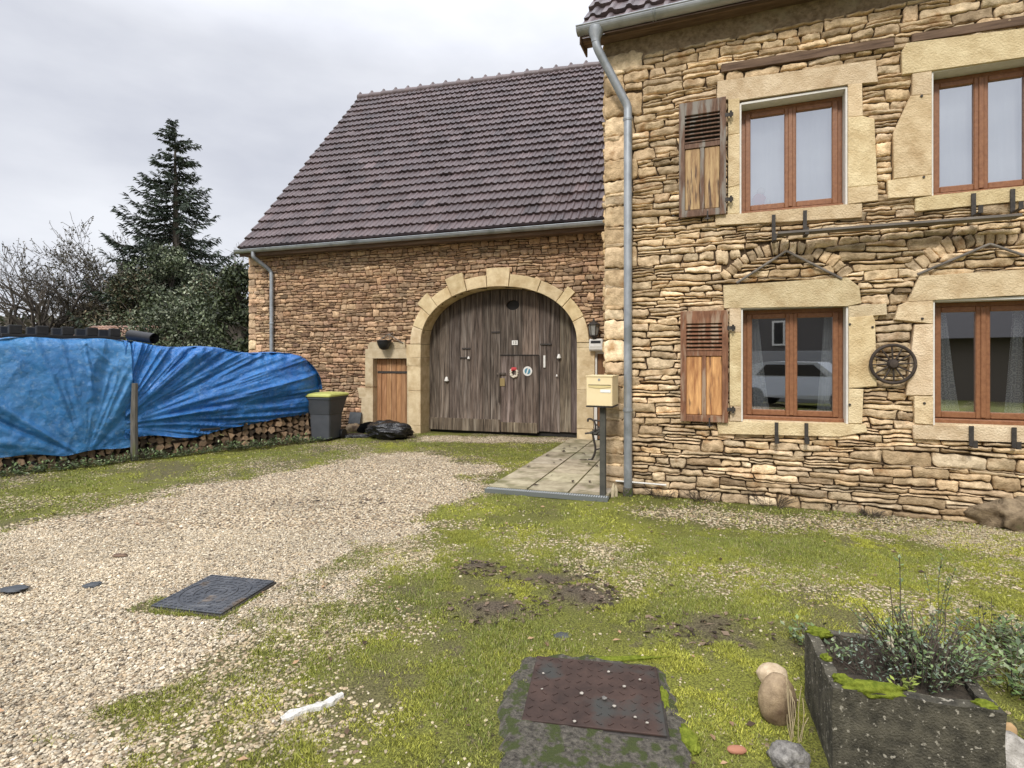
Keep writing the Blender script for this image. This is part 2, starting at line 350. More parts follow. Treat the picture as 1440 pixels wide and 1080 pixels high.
def stonemesh(name, quads, cols, m, parent, prot=.03, back=.03, hi=True, gap=.0065, M=None):
    Q = np.asarray(quads, float); N = len(Q)     # N,4,2 : BL BR TR TL
    if hi: Sx = np.array([-1, -1, -.96, -.85, -.68, -.5, -.32, -.14, .05, .22, .4, .58, .74, .88, .965, 1, 1]); Tz = np.array([-1, -1, -.88, -.58, -.2, .2, .58, .88, 1, 1])
    else: Sx = np.array([-1, -1, -.85, -.3, .3, .85, 1, 1]); Tz = np.array([-1, -1, -.6, .6, 1, 1])
    c = Q.mean(1, keepdims=True); dv = Q-c
    Q = c+dv*(1-gap/np.maximum(np.abs(dv), gap*2.2))
    w = Q[:, 1, 0]-Q[:, 0, 0]; h = np.maximum(Q[:, 3, 1]-Q[:, 0, 1], .01)
    w = np.maximum(np.hypot(*(Q[:, 1]-Q[:, 0]).T), .01); h = np.maximum(np.hypot(*(Q[:, 3]-Q[:, 0]).T), .01)
    s, t = np.meshgrid(Sx, Tz); s = s[None]; t = t[None]
    r = lambda a, b: rng.uniform(a, b, (N, 1, 1))
    ks = r(.0, .12)*np.minimum(1.0, (h/w))[:, None, None]*1.4; kt = r(.0, .19)
    e = r(4, 14)
    s2 = s*(1-ks*np.abs(t)**3); t2 = t*(1-kt*np.abs(s)**e)
    t2 = t2+.07*np.sin(s*r(1, 4)+r(0, 6))*np.abs(t)+.07*np.sin(s*r(6, 13)+r(0, 6))*np.abs(t)
    a = (s2+1)/2; b = (t2+1)/2
    P = (Q[:, 0, None, None]*((1-a)*(1-b))[..., None]+Q[:, 1, None, None]*(a*(1-b))[..., None]+Q[:, 2, None, None]*(a*b)[..., None]+Q[:, 3, None, None]*((1-a)*b)[..., None])
    X = P[..., 0]; Z = P[..., 1]
    dx = (vn(X*16, Z*16, 1)-.5)*.024; dz = (vn(X*16+40, Z*16, 2)-.5)*.016+(vn(X*45, Z*45, 2)-.5)*.006
    X = X+dx; Z = Z+dz
    edge = np.maximum(np.abs(s)**7, np.abs(t)**5)
    pr = prot*r(.45, 1.25)
    Y = -pr*(1-edge*.6)-(s*r(-.009, .009)+t*r(-.007, .009))-(fbm(X*14, Z*26, 4, 3)-.5)*.034-(np.abs(vn(X*22, Z*60, 6)-.5)-.25)*.016
    ring = (np.abs(s)*np.ones_like(Y) >= 1) & ((np.arange(len(Sx)) == 0) | (np.arange(len(Sx)) == len(Sx)-1))[None, None, :]
    ring |= (((np.arange(len(Tz)) == 0) | (np.arange(len(Tz)) == len(Tz)-1))[None, :, None] & np.ones_like(Y, bool))
    Y = np.where(ring, back, Y)
    V = np.stack([X, Y, Z], -1).reshape(-1, 3)
    ny, nx = len(Tz), len(Sx); idx = np.arange(ny*nx).reshape(ny, nx)
    f = np.stack([idx[:-1, :-1], idx[:-1, 1:], idx[1:, 1:], idx[1:, :-1]], -1).reshape(-1, 4)
    Fs = (f[None]+(np.arange(N)*ny*nx)[:, None, None]).reshape(-1, 4)
    col = np.repeat(np.asarray(cols), ny*nx, 0)
    return bulk(name, V, Fs, m, parent, col, smooth=True, M=M)
def toquads(qs, jit=.004):
    return [[(x+random.uniform(-jit, jit), z+random.uniform(-jit, jit)*.6) for x, z in q] for q in qs]
def pal(cs, n, v=.12):
    cs = np.array(cs); w = rng.dirichlet(np.ones(len(cs))*.7, n); c = w @ cs
    return np.clip(c*(1+rng.normal(0, v, (n, 1))), .02, 1.0)
def grey(c, k): return c*(1-k)+c.mean(1, keepdims=True)*k
PH = [S(218, 192, 150), S(200, 170, 124), S(234, 214, 178), S(176, 144, 104), S(210, 184, 152), S(182, 164, 134), S(206, 174, 126), S(164, 146, 122)]
PBn = [S(192, 160, 122), S(168, 136, 106), S(212, 184, 144), S(136, 108, 92), S(186, 148, 112), S(202, 178, 142), S(158, 142, 120), S(174, 138, 116)]
def backing(mb, x0, x1, z0, z1, holes, y, q=.05):
    nx = round((x1-x0)/q); nz = round((z1-z0)/q); dx = (x1-x0)/nx; dz = (z1-z0)/nz
    for k in range(nz):
        za = z0+k*dz; i = 0
        while i < nx:
            def hole(ii):
                xc = x0+(ii+.5)*dx; zc = za+dz/2
                return any(bool(inpoly(np.array([xc]), np.array([zc]), p)[0]) for p in holes)
            if hole(i): i += 1; continue
            j = i
            while j < nx and not hole(j): j += 1
            xa, xb = x0+i*dx, x0+j*dx
            mb.add([(xa, y, za), (xb, y, za), (xb, y, za+dz), (xa, y, za+dz)], [(0, 1, 2, 3)]); i = j
# ------------------------------------------------------------------ tiled roof
def tiled(name, parent, EL, ER, RL, RR, rows, tw, m, M=None, ribs=2, lift=.03, ribh=.02, cols=None, ns=8, vmax=1.0):
    EL, ER, RL, RR = map(np.array, (EL, ER, RL, RR)); W = np.linalg.norm(ER-EL); nt = round(W/tw); nu = nt*ribs*ns+1
    n = np.cross(ER-EL, RL-EL); n = n/np.linalg.norm(n)
    if n[2] < 0: n = -n
    u = np.linspace(0, 1, nu); ph = (u*nt*ribs) % 1.0
    prof = ribh*np.exp(-((ph-.5)/.17)**4)-.004
    ti = np.minimum((u*nt).astype(int), nt-1)
    V = []; Fs = []; Cc = []; k = 0
    for r in range(rows):
        if r/rows > vmax: break
        off = rng.normal(0, .004, nt)[ti]; sh = rng.normal(0, .003, nt)[ti]
        tc = pal(cols, nt, .12)[ti]*(.85+.3*float(vn(r*.7, 3.3, 12)))
        for (v, hh, cm) in ((r/rows, -.012, .6), (r/rows, lift, 1), ((r+.96)/rows+.0, .002, 1)):
            vv = v+(sh if hh > -.01 else sh)/1.0*.3
            vv = np.clip(vv, 0, 1.0)
            P = (EL[None]*((1-u)*(1-vv))[:, None]+ER[None]*(u*(1-vv))[:, None]+RL[None]*((1-u)*vv)[:, None]+RR[None]*(u*vv)[:, None])
            hgt = hh+(prof if hh > -.01 else prof*.2)+off*(hh > 0)
            V.append(P+n[None]*hgt[:, None]); Cc.append(tc)
        b = r*3*nu
        for a in (0, 1):
            i = np.arange(nu-1)+b+a*nu
            Fs.append(np.stack([i, i+1, i+1+nu, i+nu], -1))
    return bulk(name, np.concatenate(V), np.concatenate(Fs), m, parent, np.concatenate(Cc), smooth=False, M=M)
TC = [S(86, 74, 75), S(76, 66, 67), S(100, 88, 88), S(66, 58, 60), S(86, 72, 71)]
def gutter(name, parent, x0, x1, y, z, r, m, z1=None, lips=True):
    z1 = z if z1 is None else z1
    mb = MB(); n = 12
    for a in range(n):
        t0 = PI+PI*a/n; t1 = PI+PI*(a+1)/n
        for rr in (r, r-.004):
            mb.add([(x0, y+rr*math.cos(t0), z+rr*math.sin(t0)), (x1, y+rr*math.cos(t0), z1+rr*math.sin(t0)), (x1, y+rr*math.cos(t1), z1+rr*math.sin(t1)), (x0, y+rr*math.cos(t1), z+rr*math.sin(t1))], [(0, 1, 2, 3)])
    for xx, zz in ((x0, z), (x1, z1)):
        mb.add([(xx, y+r*math.cos(PI+PI*a/n), zz+r*math.sin(PI+PI*a/n)) for a in range(n+1)], [tuple(range(n+1))])
    mb.tube([(x0, y-r, z), (x1, y-r, z1)], .009, 8)
    o = mb.build(name, m, parent, smooth=True, fix=False)
    return o
# ================================================================== HOUSE
hou = thing('stone_house', 'two storey honey coloured rubble stone house with brown framed windows filling the right side', 'house', H.M)
ph = H.p
def poly(pts, off=0.0): return [ph(a, b, off) for a, b in pts]
wins = []   # (uL,uR,z0,z1)
def win(pL, pM, pR, pyT, pyB):
    uL, zT = ph(pL, pyT); _, zB = ph(pL, pyB)
    uR = ph(pR, pyT)[0] if pR else 2*ph(pM, pyT)[0]-uL+.06
    return (uL, uR, zB, zT)
wins = [win(1040, None, 1191, 147, 302), win(1308, 1382, None, 102, 277), win(1042, None, 1192, 433, 592), win(1310, 1385, None, 422, 597)]
print('wins', wins)
HX1 = ph(1440, 500)[0]+1.6; HZ = ph(819, 50, -.24)[1]+.06
blocks = [[(1017, 402), (1190, 391), (1207, 404), (1210, 427), (1192, 431), (1018, 434)],
 [(1008, 592), (1216, 596), (1218, 606), (1180, 613), (1010, 609)],
 [(1026, 434), (1042, 434), (1042, 468), (1025, 468)], [(1026, 468), (1042, 468), (1042, 571), (1026, 571)], [(1027, 571), (1042, 571), (1042, 592), (1026, 592)],
 [(1192, 431), (1245, 427), (1246, 443), (1192, 447)], [(1192, 447), (1226, 444), (1229, 452), (1231, 543), (1192, 546)], [(1192, 546), (1213, 547), (1211, 595), (1192, 595)],
 [(1274, 425), (1291, 389), (1500, 376), (1500, 412), (1306, 423)],
 [(1262, 430), (1274, 425), (1310, 423), (1310, 456), (1256, 450)], [(1284, 457), (1310, 456), (1310, 556), (1272, 556)], [(1283, 557), (1310, 557), (1310, 597), (1284, 595)],
 [(1281, 597), (1500, 601), (1500, 624), (1283, 616)],
 [(1009, 117), (1160, 97), (1230, 87), (1233, 118), (1191, 122), (1040, 144), (1008, 142)],
 [(1024, 142), (1040, 140), (1040, 190), (1024, 193)], [(1024, 193), (1040, 190), (1040, 262), (1024, 266)], [(1024, 266), (1040, 262), (1040, 302), (1023, 303)],
 [(1191, 121), (1211, 119), (1212, 166), (1191, 168)], [(1191, 168), (1212, 166), (1228, 170), (1232, 262), (1191, 266)], [(1191, 266), (1233, 262), (1233, 284), (1191, 289)],
 [(1006, 304), (1040, 302), (1191, 289), (1211, 288), (1211, 307), (1100, 314), (1006, 318)],
 [(1266, 76), (1273, 64), (1500, 36), (1500, 75), (1307, 103), (1267, 108)],
 [(1281, 107), (1308, 103), (1308, 136), (1280, 138)], [(1254, 190), (1278, 138), (1308, 136), (1308, 248), (1255, 254)], [(1246, 256), (1308, 248), (1308, 277), (1247, 281)],
 [(1285, 281), (1308, 277), (1500, 257), (1500, 278), (1285, 299)]]
B3 = [poly(b) for b in blocks]
# close the right-hand surround of the two cut-off windows with the same stones mirrored
for wi, idxs in ((1, (22, 23, 24)), (3, (9, 10, 11))):
    c = (wins[wi][0]+wins[wi][1])/2
    for i in idxs: B3.append([(2*c-u, z) for u, z in reversed(B3[i])])
timbers = [poly([(1014, 93), (1256, 56), (1256, 68), (1014, 104)]), poly([(1281, 51), (1500, 16), (1500, 29), (1281, 62)])]
openp = [[(a, z0), (b, z0), (b, z1), (a, z1)] for a, b, z0, z1 in wins]
# quoins at the left corner
quo = []; z = .0
while z < HZ-.42:
    h = random.uniform(.13, .30); w = random.uniform(.22, .46); quo.append([(0, z), (w, z+random.uniform(-.01, .01)), (w, z+h), (0, z+h)]); z += h
# relieving arches of fanned stones
def fan(p1, p2, p3, th=.15, n=17):
    (x1, y1), (x2, y2), (x3, y3) = p1, p2, p3
    A = x1*(y2-y3)-y1*(x2-x3)+x2*y3-x3*y2
    Bq = (x1*x1+y1*y1)*(y3-y2)+(x2*x2+y2*y2)*(y1-y3)+(x3*x3+y3*y3)*(y2-y1)
    Cq = (x1*x1+y1*y1)*(x2-x3)+(x2*x2+y2*y2)*(x3-x1)+(x3*x3+y3*y3)*(x1-x2)
    cx, cy = -Bq/(2*A), -Cq/(2*A); R = math.hypot(x1-cx, y1-cy)
    a0 = math.atan2(y1-cy, x1-cx); a1 = math.atan2(y3-cy, x3-cx); qs = []
    for i in range(n):
        b0 = a0+(a1-a0)*i/n; b1 = a0+(a1-a0)*(i+1)/n
        r0 = R-random.uniform(0, .02); r1 = R+th*random.uniform(.75, 1.1)
        f = lambda r, a: (cx+r*math.cos(a), cy+r*math.sin(a))
        qs.append([f(r0, b0), f(r0, b1), f(r1, b1), f(r1, b0)][::1])
    ring = [(cx+(R-.01)*math.cos(a0+(a1-a0)*i/20), cy+(R-.01)*math.sin(a0+(a1-a0)*i/20)) for i in range(21)]+[(cx+(R+th)*math.cos(a1+(a0-a1)*i/20), cy+(R+th)*math.sin(a1+(a0-a1)*i/20)) for i in range(21)]
    return qs, ring
f1, r1 = fan(ph(1024, 396), ph(1105, 356), ph(1184, 392)); 
p4 = ph(1290, 386); p5 = ph(1392, 343); p6 = (2*p5[0]-p4[0], p4[1])
f2, r2 = fan(p4, p5, p6)
topz = HZ-.30
rects = pack(0, HX1, .0, topz, B3+timbers+openp+quo+[r1, r2], (.13, .52), .061, split=.2, seed=2, hard=openp)
quads = toquads(rects)+[[tuple(p) for p in q] for q in quo]+f1+f2
cl = grey(pal(PH, len(quads), .18), .16)*1.07; xq_ = np.array([q[0] for q in quads]); cl = cl*(.80+.42*fbm(xq_[:, 0]*1.1, xq_[:, 1]*1.4, 77, 3))[:, None]; 
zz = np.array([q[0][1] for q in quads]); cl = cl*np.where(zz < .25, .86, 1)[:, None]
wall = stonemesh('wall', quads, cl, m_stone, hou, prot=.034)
mb = MB(); backing(mb, 0, HX1, 0, topz, openp, .022)
mb.build('mortar_bed', m_mortar, wall, fix=False)
# upper render band under the eaves
mb = MB(); nn = 60
vs = []; fs = []
for j in range(7):
    for i in range(nn+1):
        x = HX1*i/nn; z = topz-.02+j*(HZ-topz+.06)/6-(.05*float(vn(x*3, 1)) if j == 0 else 0)
        vs.append((x, .005-.03*float(fbm(x*5, z*5, 3)), z))
for j in range(6):
    for i in range(nn): a = j*(nn+1)+i; fs.append((a, a+1, a+nn+2, a+nn+1))
mb.add(vs, fs); mb.build('render_band', m_render, hou, smooth=True, fix=False)
# body of the house: left flank (stone), back, right, floor slab between storeys
DEP = 8.0
mb = MB()
y0 = .02
mb.box(.0, .30, y0+.025, DEP, 0, HZ)
mb.box(HX1-.3, HX1, y0+.02, DEP, 0, HZ); mb.box(.3, HX1-.3, DEP-.3, DEP, 0, HZ)
mb.box(.3, HX1-.3, .25, DEP-.3, 2.62, 2.85); mb.box(.3, HX1-.3, 3.5, 3.6, .02, 2.6); mb.box(.3, HX1-.3, 3.5, 3.6, 2.87, HZ); mb.box(.3, HX1-.3, .25, 3.5, HZ-.1, HZ); mb.box(.3, HX1-.3, .25, 3.5, .0, .02)
mb.build('inner_walls', m_dark, hou)
frects = pack(.0, 5.0, 0, HZ-.05, [], (.15, .5), .09, seed=5)
fq = toquads(frects)
Mf = H.M @ Matrix(((0, 1, 0, -.002), (-1, 0, 0, 5.0+.012), (0, 0, 1, 0), (0, 0, 0, 1)))
fl = stonemesh('flank_wall', fq, pal(PH, len(fq), .12), m_stone, hou, prot=.03, hi=False)
fl.matrix_local = Matrix(((0, 1, 0, 0), (-1, 0, 0, 5.01), (0, 0, 1, 0), (0, 0, 0, 1)))
mb = MB(); mb.box(-.006, -.001, .03, DEP, 0, HZ); mb.build('flank_mortar', m_mortar, fl).matrix_local = fl.matrix_local.inverted()
# gable above the flank
pitch = math.radians(48)
eL = ph(819, 50, -.24); zE = eL[1]; x0e = -.25; yE = -.22
print('house eave', eL)
RT = 3.9
def rz(y): return zE+.03+(y-yE)*math.tan(pitch)
mb = MB(); mb.prism([(0, 0), (0, 0), (0, 0)], 0, 0) if False else None
mb.add([(0.0, y0, HZ), (0.0, RT, HZ), (0.0, RT, rz(RT)-.12), (0.0, y0, rz(y0)-.12), (.25, y0, HZ), (.25, RT, HZ), (.25, RT, rz(RT)-.12), (.25, y0, rz(y0)-.12)], [(0, 1, 2, 3), (4, 7, 6, 5), (0, 3, 7, 4), (3, 2, 6, 7), (1, 5, 6, 2)])
mb.build('gable', m_render, hou)
# ashlar surround stones
for i, b in enumerate(B3):
    mb = MB(); k = random.uniform(.88, 1.1); mb.cc = (k, k*random.uniform(.95, 1.0), k*random.uniform(.86, 1.0)); b = list(b)
    s_ = .3
    mb.prism(b, -.052-random.uniform(0, .008), .22, .007); mb.build('surround_stone', m_ashlar, hou)
for t in timbers:
    mb = MB(); mb.prism(t, -.05, .1, .01); mb.build('timber_lintel', m_timber, hou)
# windows
def window(w, k, lower):
    a, b, z0, z1 = w; y = .15
    f = MB(); fw = .055
    # painted reveal strip
    rv = MB(); rv.box(b-.018, b+.005, -.03, y, z0, z1); rv.box(a-.005, a+.018, -.03, y, z0, z1); rv.box(a+.018, b-.018, -.03, y, z1-.018, z1+.005)
    fr = f
    f.bbox(a+.018, a+.018+fw, y, y+.07, z0+.02, z1-.018); f.bbox(b-.018-fw, b-.018, y, y+.07, z0+.02, z1-.018)
    f.bbox(a+.018+fw, b-.018-fw, y, y+.07, z1-.018-fw, z1-.018); f.bbox(a+.018+fw, b-.018-fw, y, y+.07, z0+.02, z0+.02+fw*.8)
    f.bbox(a+.0, b-.0, y-.06, y-.002, z0+.0, z0+.055, .01)
    fo = f.build('window_frame', m_oak, hou)
    rv.build('reveal', m_white, fo)
    sil = MB(); sil.box(a, b, .0, y-.06, z0-.01, z0+.012); sil.build('inner_sill', m_ashlar, fo)
    ia, ib, iz0, iz1 = a+.018+fw-.012, b-.018-fw+.012, z0+.02+fw*.8-.004, z1-.018-fw+.012
    mid = (ia+ib)/2; cw = .055
    for q, (p, r) in enumerate(((ia, mid-.003), (mid+.003, ib))):
        c = MB(); yy = y-.022
        c.bbox(p, p+cw, yy, yy+.06, iz0, iz1, .008); c.bbox(r-cw, r, yy, yy+.06, iz0, iz1, .008)
        c.bbox(p+cw, r-cw, yy+.002, yy+.06, iz1-cw, iz1-.001, .008); c.bbox(p+cw, r-cw, yy+.002, yy+.06, iz0+.001, iz0+cw+.01, .008)
        if q == 0: c.bbox(mid-.022, mid+.022, yy-.012, yy-.001, iz0+.01, iz1-.01, .006)
        co = c.build('casement', m_oak, fo)
        g = MB(); g.add([(p+cw-.005, yy+.03, iz0+cw), (r-cw+.005, yy+.03, iz0+cw), (r-cw+.005, yy+.03, iz1-cw+.005), (p+cw-.005, yy+.03, iz1-cw+.005)], [(0, 1, 2, 3)])
        go = g.build('pane', m_glass, fo, fix=False)
    return (ia, ib, iz0, iz1, y)
inner = [window(w, i, i > 1) for i, w in enumerate(wins)]
# curtains
def curtain(x_top0, x_top1, x_bot0, x_bot1, z0, z1, y, label, m, group, name='lace_curtain'):
    nx, nz = 40, 30; V = []
    for j in range(nz+1):
        t = j/nz; tt = t**.8; a = x_bot0+(x_top0-x_bot0)*tt; b = x_bot1+(x_top1-x_bot1)*tt
        for i in range(nx+1):
            s = i/nx; V.append((a+(b-a)*s, .012*math.sin(s*26+1.5*math.sin(t*2))+.005*math.sin(s*61), (z1-z0)*t))
    Fs = [(j*(nx+1)+i, j*(nx+1)+i+1, (j+1)*(nx+1)+i+1, (j+1)*(nx+1)+i) for j in range(nz) for i in range(nx)]
    V = np.array(V); cx = V[:, 0].mean(); V[:, 0] -= cx
    o = bulk(name, V, Fs, m, smooth=True, M=H.M @ T((cx, y, z0))); tag(o, label, 'curtain', group); return o
for wi, nm in ((2, 'left'), (3, 'right')):
    ia, ib, iz0, iz1, y = inner[wi]; yy = y+.075
    curtain(ia+.04, ia+.12, ia+.04, ia+.245, iz0+.03, iz1, yy, 'white lace curtain, left side of the '+('ground floor window beside the shutter' if wi == 2 else 'cut off ground floor window'), m_lace, 'lace curtains in the ground floor windows')
    curtain(ib-.12, ib-.04, ib-.20, ib-.04, iz0+.03, iz1, yy, 'white lace curtain, right side of the '+('ground floor window beside the shutter' if wi == 2 else 'cut off ground floor window'), m_lace, 'lace curtains in the ground floor windows')
for wi in (0, 1):
    ia, ib, iz0, iz1, y = inner[wi]
    curtain(ia, ib, ia, ib, iz0, iz1, y+.115, 'pale grey net curtain filling the '+('upper window beside the grey shutter' if wi == 0 else 'upper window cut by the right picture edge'), m_net, 'net curtains in the upper windows', 'net_curtain')
# soft toy on the sill of the upper left window
ia, ib, iz0, iz1, y = inner[0]
toy = thing('soft_toy', 'small red and white soft toy sitting inside the upper left window', 'toy', H.M @ T((ia+.145, y+.062, iz0+.055)))
blob('body', m_red, toy, (.075, .03, .085), 3, .12, M=toy.matrix_world @ T((0, 0, .07)))
blob('head', m_quartz, toy, (.045, .03, .042), 3, .1, M=toy.matrix_world @ T((.02, 0, .18)))
blob('arm', m_quartz, toy, (.035, .025, .05), 3, .1, M=toy.matrix_world @ T((.085, -.005, .045)))
# shutters
def shutter(pts, pal_c, label):
    (a, zt), (b, zb) = pts; 
    f = MB(); y0, y1 = -.10, -.062; st = .055*1.15
    f.cc = pal_c
    f.bbox(a, a+st, y0, y1, zb, zt); f.bbox(b-st, b, y0, y1, zb, zt)
    hz = zt-zb
    r1, r2 = zt-hz*.115, zt-hz*.38
    f.bbox(a+st, b-st, y0+.001, y1, r1, zt-.001); f.bbox(a+st, b-st, y0+.001, y1, r2-.035, r2+.02); f.bbox(a+st, b-st, y0+.001, y1, zb+.001, zb+.075)
    mid = (a+b)/2; f.bbox(mid-.022, mid+.022, y0+.004, y1, zb+.075, r2-.035)
    so = f.build('shutter', m_shut, hou)
    if label: so['label'] = label
    sl = MB(); n = 7; sl.cc = pal_c
    for i in range(n):
        zc = r2+.02+(r1-r2-.02)*(i+.5)/n
        M = T(((a+b)/2, (y0+y1)/2, zc)) @ Matrix.Rotation(math.radians(38), 4, 'X')
        sl.box(-(b-a)/2+st, (b-a)/2-st, -.022, .022, -.004, .004, M)
    sl.build('slats', m_shut, so)
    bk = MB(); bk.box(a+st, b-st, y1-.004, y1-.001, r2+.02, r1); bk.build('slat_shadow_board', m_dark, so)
    for p, r in ((a+st, mid-.022), (mid+.022, b-st)):
        pn = MB(); pn.cc = pal_c; pn.bbox(p+.0, r-.0, y0+.014, y1-.002, zb+.075, r2-.035, .01)
        pn.build('panel', m_shutpan, so)
    for zc in (zb+hz*.12, zt-hz*.16):
        h = MB(); h.box(b-.01, b+.075, y0-.004, y0+.002, zc-.02, zc+.02); h.tube([(b+.05, y0-.01, zc-.035), (b+.05, y0-.01, zc+.035)], .012)
        h.build('hinge', m_iron, so)
    l = MB(); l.box(mid+.05, mid+.065, y0-.004, y0+.02, zb-.06, zb+.05); l.box(mid+.03, mid+.085, y0-.02, y0-.004, zb-.045, zb-.03); l.build('latch', m_iron, so)
u0, zt = ph(955, 147, -.08); u1, _ = ph(1021, 147, -.08); zb = ph(955, 307, -.08)[1]
shutter(((u0, zt), (u1, zb)), (.95, 1.02, 1.05), 'greyed brown upper shutter with louvred top')
u0, zt = ph(957, 438, -.08); u1, _ = ph(1024, 438, -.08); zb = ph(957, 592, -.08)[1]
shutter(((u0, zt), (u1, zb)), (1.35, 1.15, .95), 'brown ground floor shutter with orange worn panels')
# iron brackets + plank
def bracket(px, y0p, y1p, out=.16):
    u, z0 = ph(px, y0p, -.07); _, z1 = ph(px, y1p, -.07)
    b = MB(); b.box(u-.018, u+.018, -.078, -.066, z1, z0); b.box(u-.018, u+.018, -.07-out, -.0785, z1, z1+.01); b.box(u-.018, u+.018, -.07-out-.01, -.07-out-.0005, z1, z1+.07)
    b.build('window_box_bracket', m_iron, hou)
for q in ((1088, 302, 342), (1132, 296, 334), (1369, 272, 305), (1424, 266, 300)): bracket(*q)
for q in ((1092, 594, 622), (1134, 595, 623), (1366, 599, 628), (1426, 601, 630)): bracket(*q, out=.09)
pk = MB(); a = ph(1093, 334, -.16); b_ = ph(1432, 300, -.16)
pk.bbox(a[0], b_[0], -.245, -.10, (a[1]+b_[1])/2-.012, (a[1]+b_[1])/2+.014, .004)
o = pk.build('shelf_plank', m_plank, M=H.M); tag(o, 'long grey weathered plank lying across the iron brackets under the upper windows', 'plank')
# inverted V rods
def rod(pts, nm):
    P = [(ph(x, y, -.06)[0], -.062, ph(x, y, -.06)[1]) for x, y in pts]
    mb = MB()
    for i in range(len(P)-1):
        mb.tube([P[i], P[i+1]], .013, 8)
    mb.build('iron_strut', m_plank, hou)
rod([(1036, 398), (1106, 353), (1184, 392)], ''); rod([(1290, 386), (1392, 343), (1490, 376)], '')
# shutter dogs / holes in jambs
for x, y in ((1227, 460), (1297, 448), (1195, 456), (1195, 569), (1300, 567), (1296, 135), (1299, 249), (947, 303)):
    hk = MB(); u, z = ph(x, y, -.06); hk.lathe([(.011, 0), (.012, .012), (.004, .014)], (u, -.070, z), 10, 'y'); hk.build('hinge_pin', m_iron, hou)
# house roof and eaves
tiled('roof', hou, (x0e, yE-.02, zE+.05), (HX1+.3, yE-.02, zE+.05), (x0e, RT, rz(RT)+.07), (HX1+.3, RT, rz(RT)+.07), 17, .22, m_tile, ribs=1, lift=.04, ribh=.035, cols=TC, ns=10)
mb = MB()
mb.add([(x0e+.02, yE+.02, zE-.01), (HX1+.3, yE+.02, zE-.01), (HX1+.3, RT, rz(RT)+.03), (x0e+.02, RT, rz(RT)+.03)], [(0, 1, 2, 3)])
mb.box(x0e+.02, HX1+.3, yE+.02, yE+.045, zE-.05, zE-.012)
mb.box(x0e+.02, HX1+.3, yE+.046, .0, zE-.03, zE-.013)
mb.box(x0e+.0, x0e+.018, yE-.0, .1, zE-.08, zE+.02)
mb.add([(x0e, yE, zE-.10), (x0e, RT, rz(RT)-.10), (x0e, RT, rz(RT)+.06), (x0e, yE, zE+.06)], [(0, 1, 2, 3)])
mb.add([(x0e+.02, DEP+.3, zE-.01), (HX1+.3, DEP+.3, zE-.01), (HX1+.3, RT, rz(RT)+.03), (x0e+.02, RT, rz(RT)+.03)], [(0, 1, 2, 3)])
mb.build('eaves_board', m_timber, hou, fix=False)
g = gutter('gutter', hou, x0e+.0, HX1+.3, yE-.10, zE+.035, .078, m_zinc)
for px in (918, 1075, 1230):
    c = MB(); xx = ph(px, 0, -.32)[0]
    for dx in (0, .03):
        c.tube([(xx+dx, yE-.10+.083*math.cos(PI+PI*k/12), zE+.035+.083*math.sin(PI+PI*k/12)) for k in range(13)], .006, 6)
    c.build('gutter_joint', m_zinc, g)
# downpipe
ux, _z = ph(883, 400, -.10); zt = zE-.02; xg = ph(838, 50, -.32)[0]
pts = [(xg, yE-.10, zt+.02), (xg, yE-.10, zt-.12), (xg+.01, yE-.09, zt-.20)]
zb_ = ph(883, 150, -.10)[1]
A_ = Vector((xg+.01, yE-.09, zt-.20)); E_ = Vector((ux, -.10, zb_))
for k in range(1, 6):
    t = k/6; pts.append(tuple(A_.lerp(E_, t)*1)); 
pts = [Vector(p) for p in pts]; pts += [E_, Vector((ux, -.10, zb_-.08)), Vector((ux, -.10, 1.5)), Vector((ux, -.10, .02))]
def smoothp(P, it=2):
    for _ in range(it):
        Q = [P[0]]
        for i in range(len(P)-1): Q += [P[i].lerp(P[i+1], .25), P[i].lerp(P[i+1], .75)]
        P = Q+[P[-1]]
    return P
dp = MB(); dp.tube(smoothp(pts), .048, 20); d = dp.build('downpipe', m_zinc, hou, smooth=True)
cc = MB(); cc.lathe([(.09, .0), (.085, -.05), (.055, -.12), (.05, -.16)], (xg, yE-.10, zt+.02), 20)
cc.build('gutter_outlet', m_zinc, d, smooth=True)
for py in (168, 577):
    zc = ph(883, py, -.10)[1]; c = MB(); c.lathe([(.049, -.02), (.054, -.018), (.054, -.006), (.058, -.004), (.058, .006), (.054, .008), (.054, .02), (.049, .022)], (ux, -.10, zc), 20); c.box(ux-.01, ux+.01, -.05, .0, zc-.01, zc+.01); c.build('pipe_collar', m_zinc, d, smooth=True)
c = MB(); c.lathe([(.058, 0), (.058, .09), (.05, .10)], (ux, -.10, 0), 20); c.build('pipe_shoe', m_conc, d, smooth=True)
# thin white conduit at the wall foot
a = ph(866, 676, -.07); b_ = ph(937, 682, -.07)
cd = MB(); cd.tube([(a[0], -.075, a[1]), (b_[0], -.075, b_[1])], .010, 8); cd.build('conduit', m_white, hou)
# ================================================================== BARN
brn = thing('stone_barn', 'long rubble stone barn with dark tiled roof and a big arched doorway', 'barn', B.M)
pb = B.p
def polyb(pts, off=0.0): return [pb(a, b, off) for a, b in pts]
BX1 = pb(905, 500)[0]; BZ = 4.25
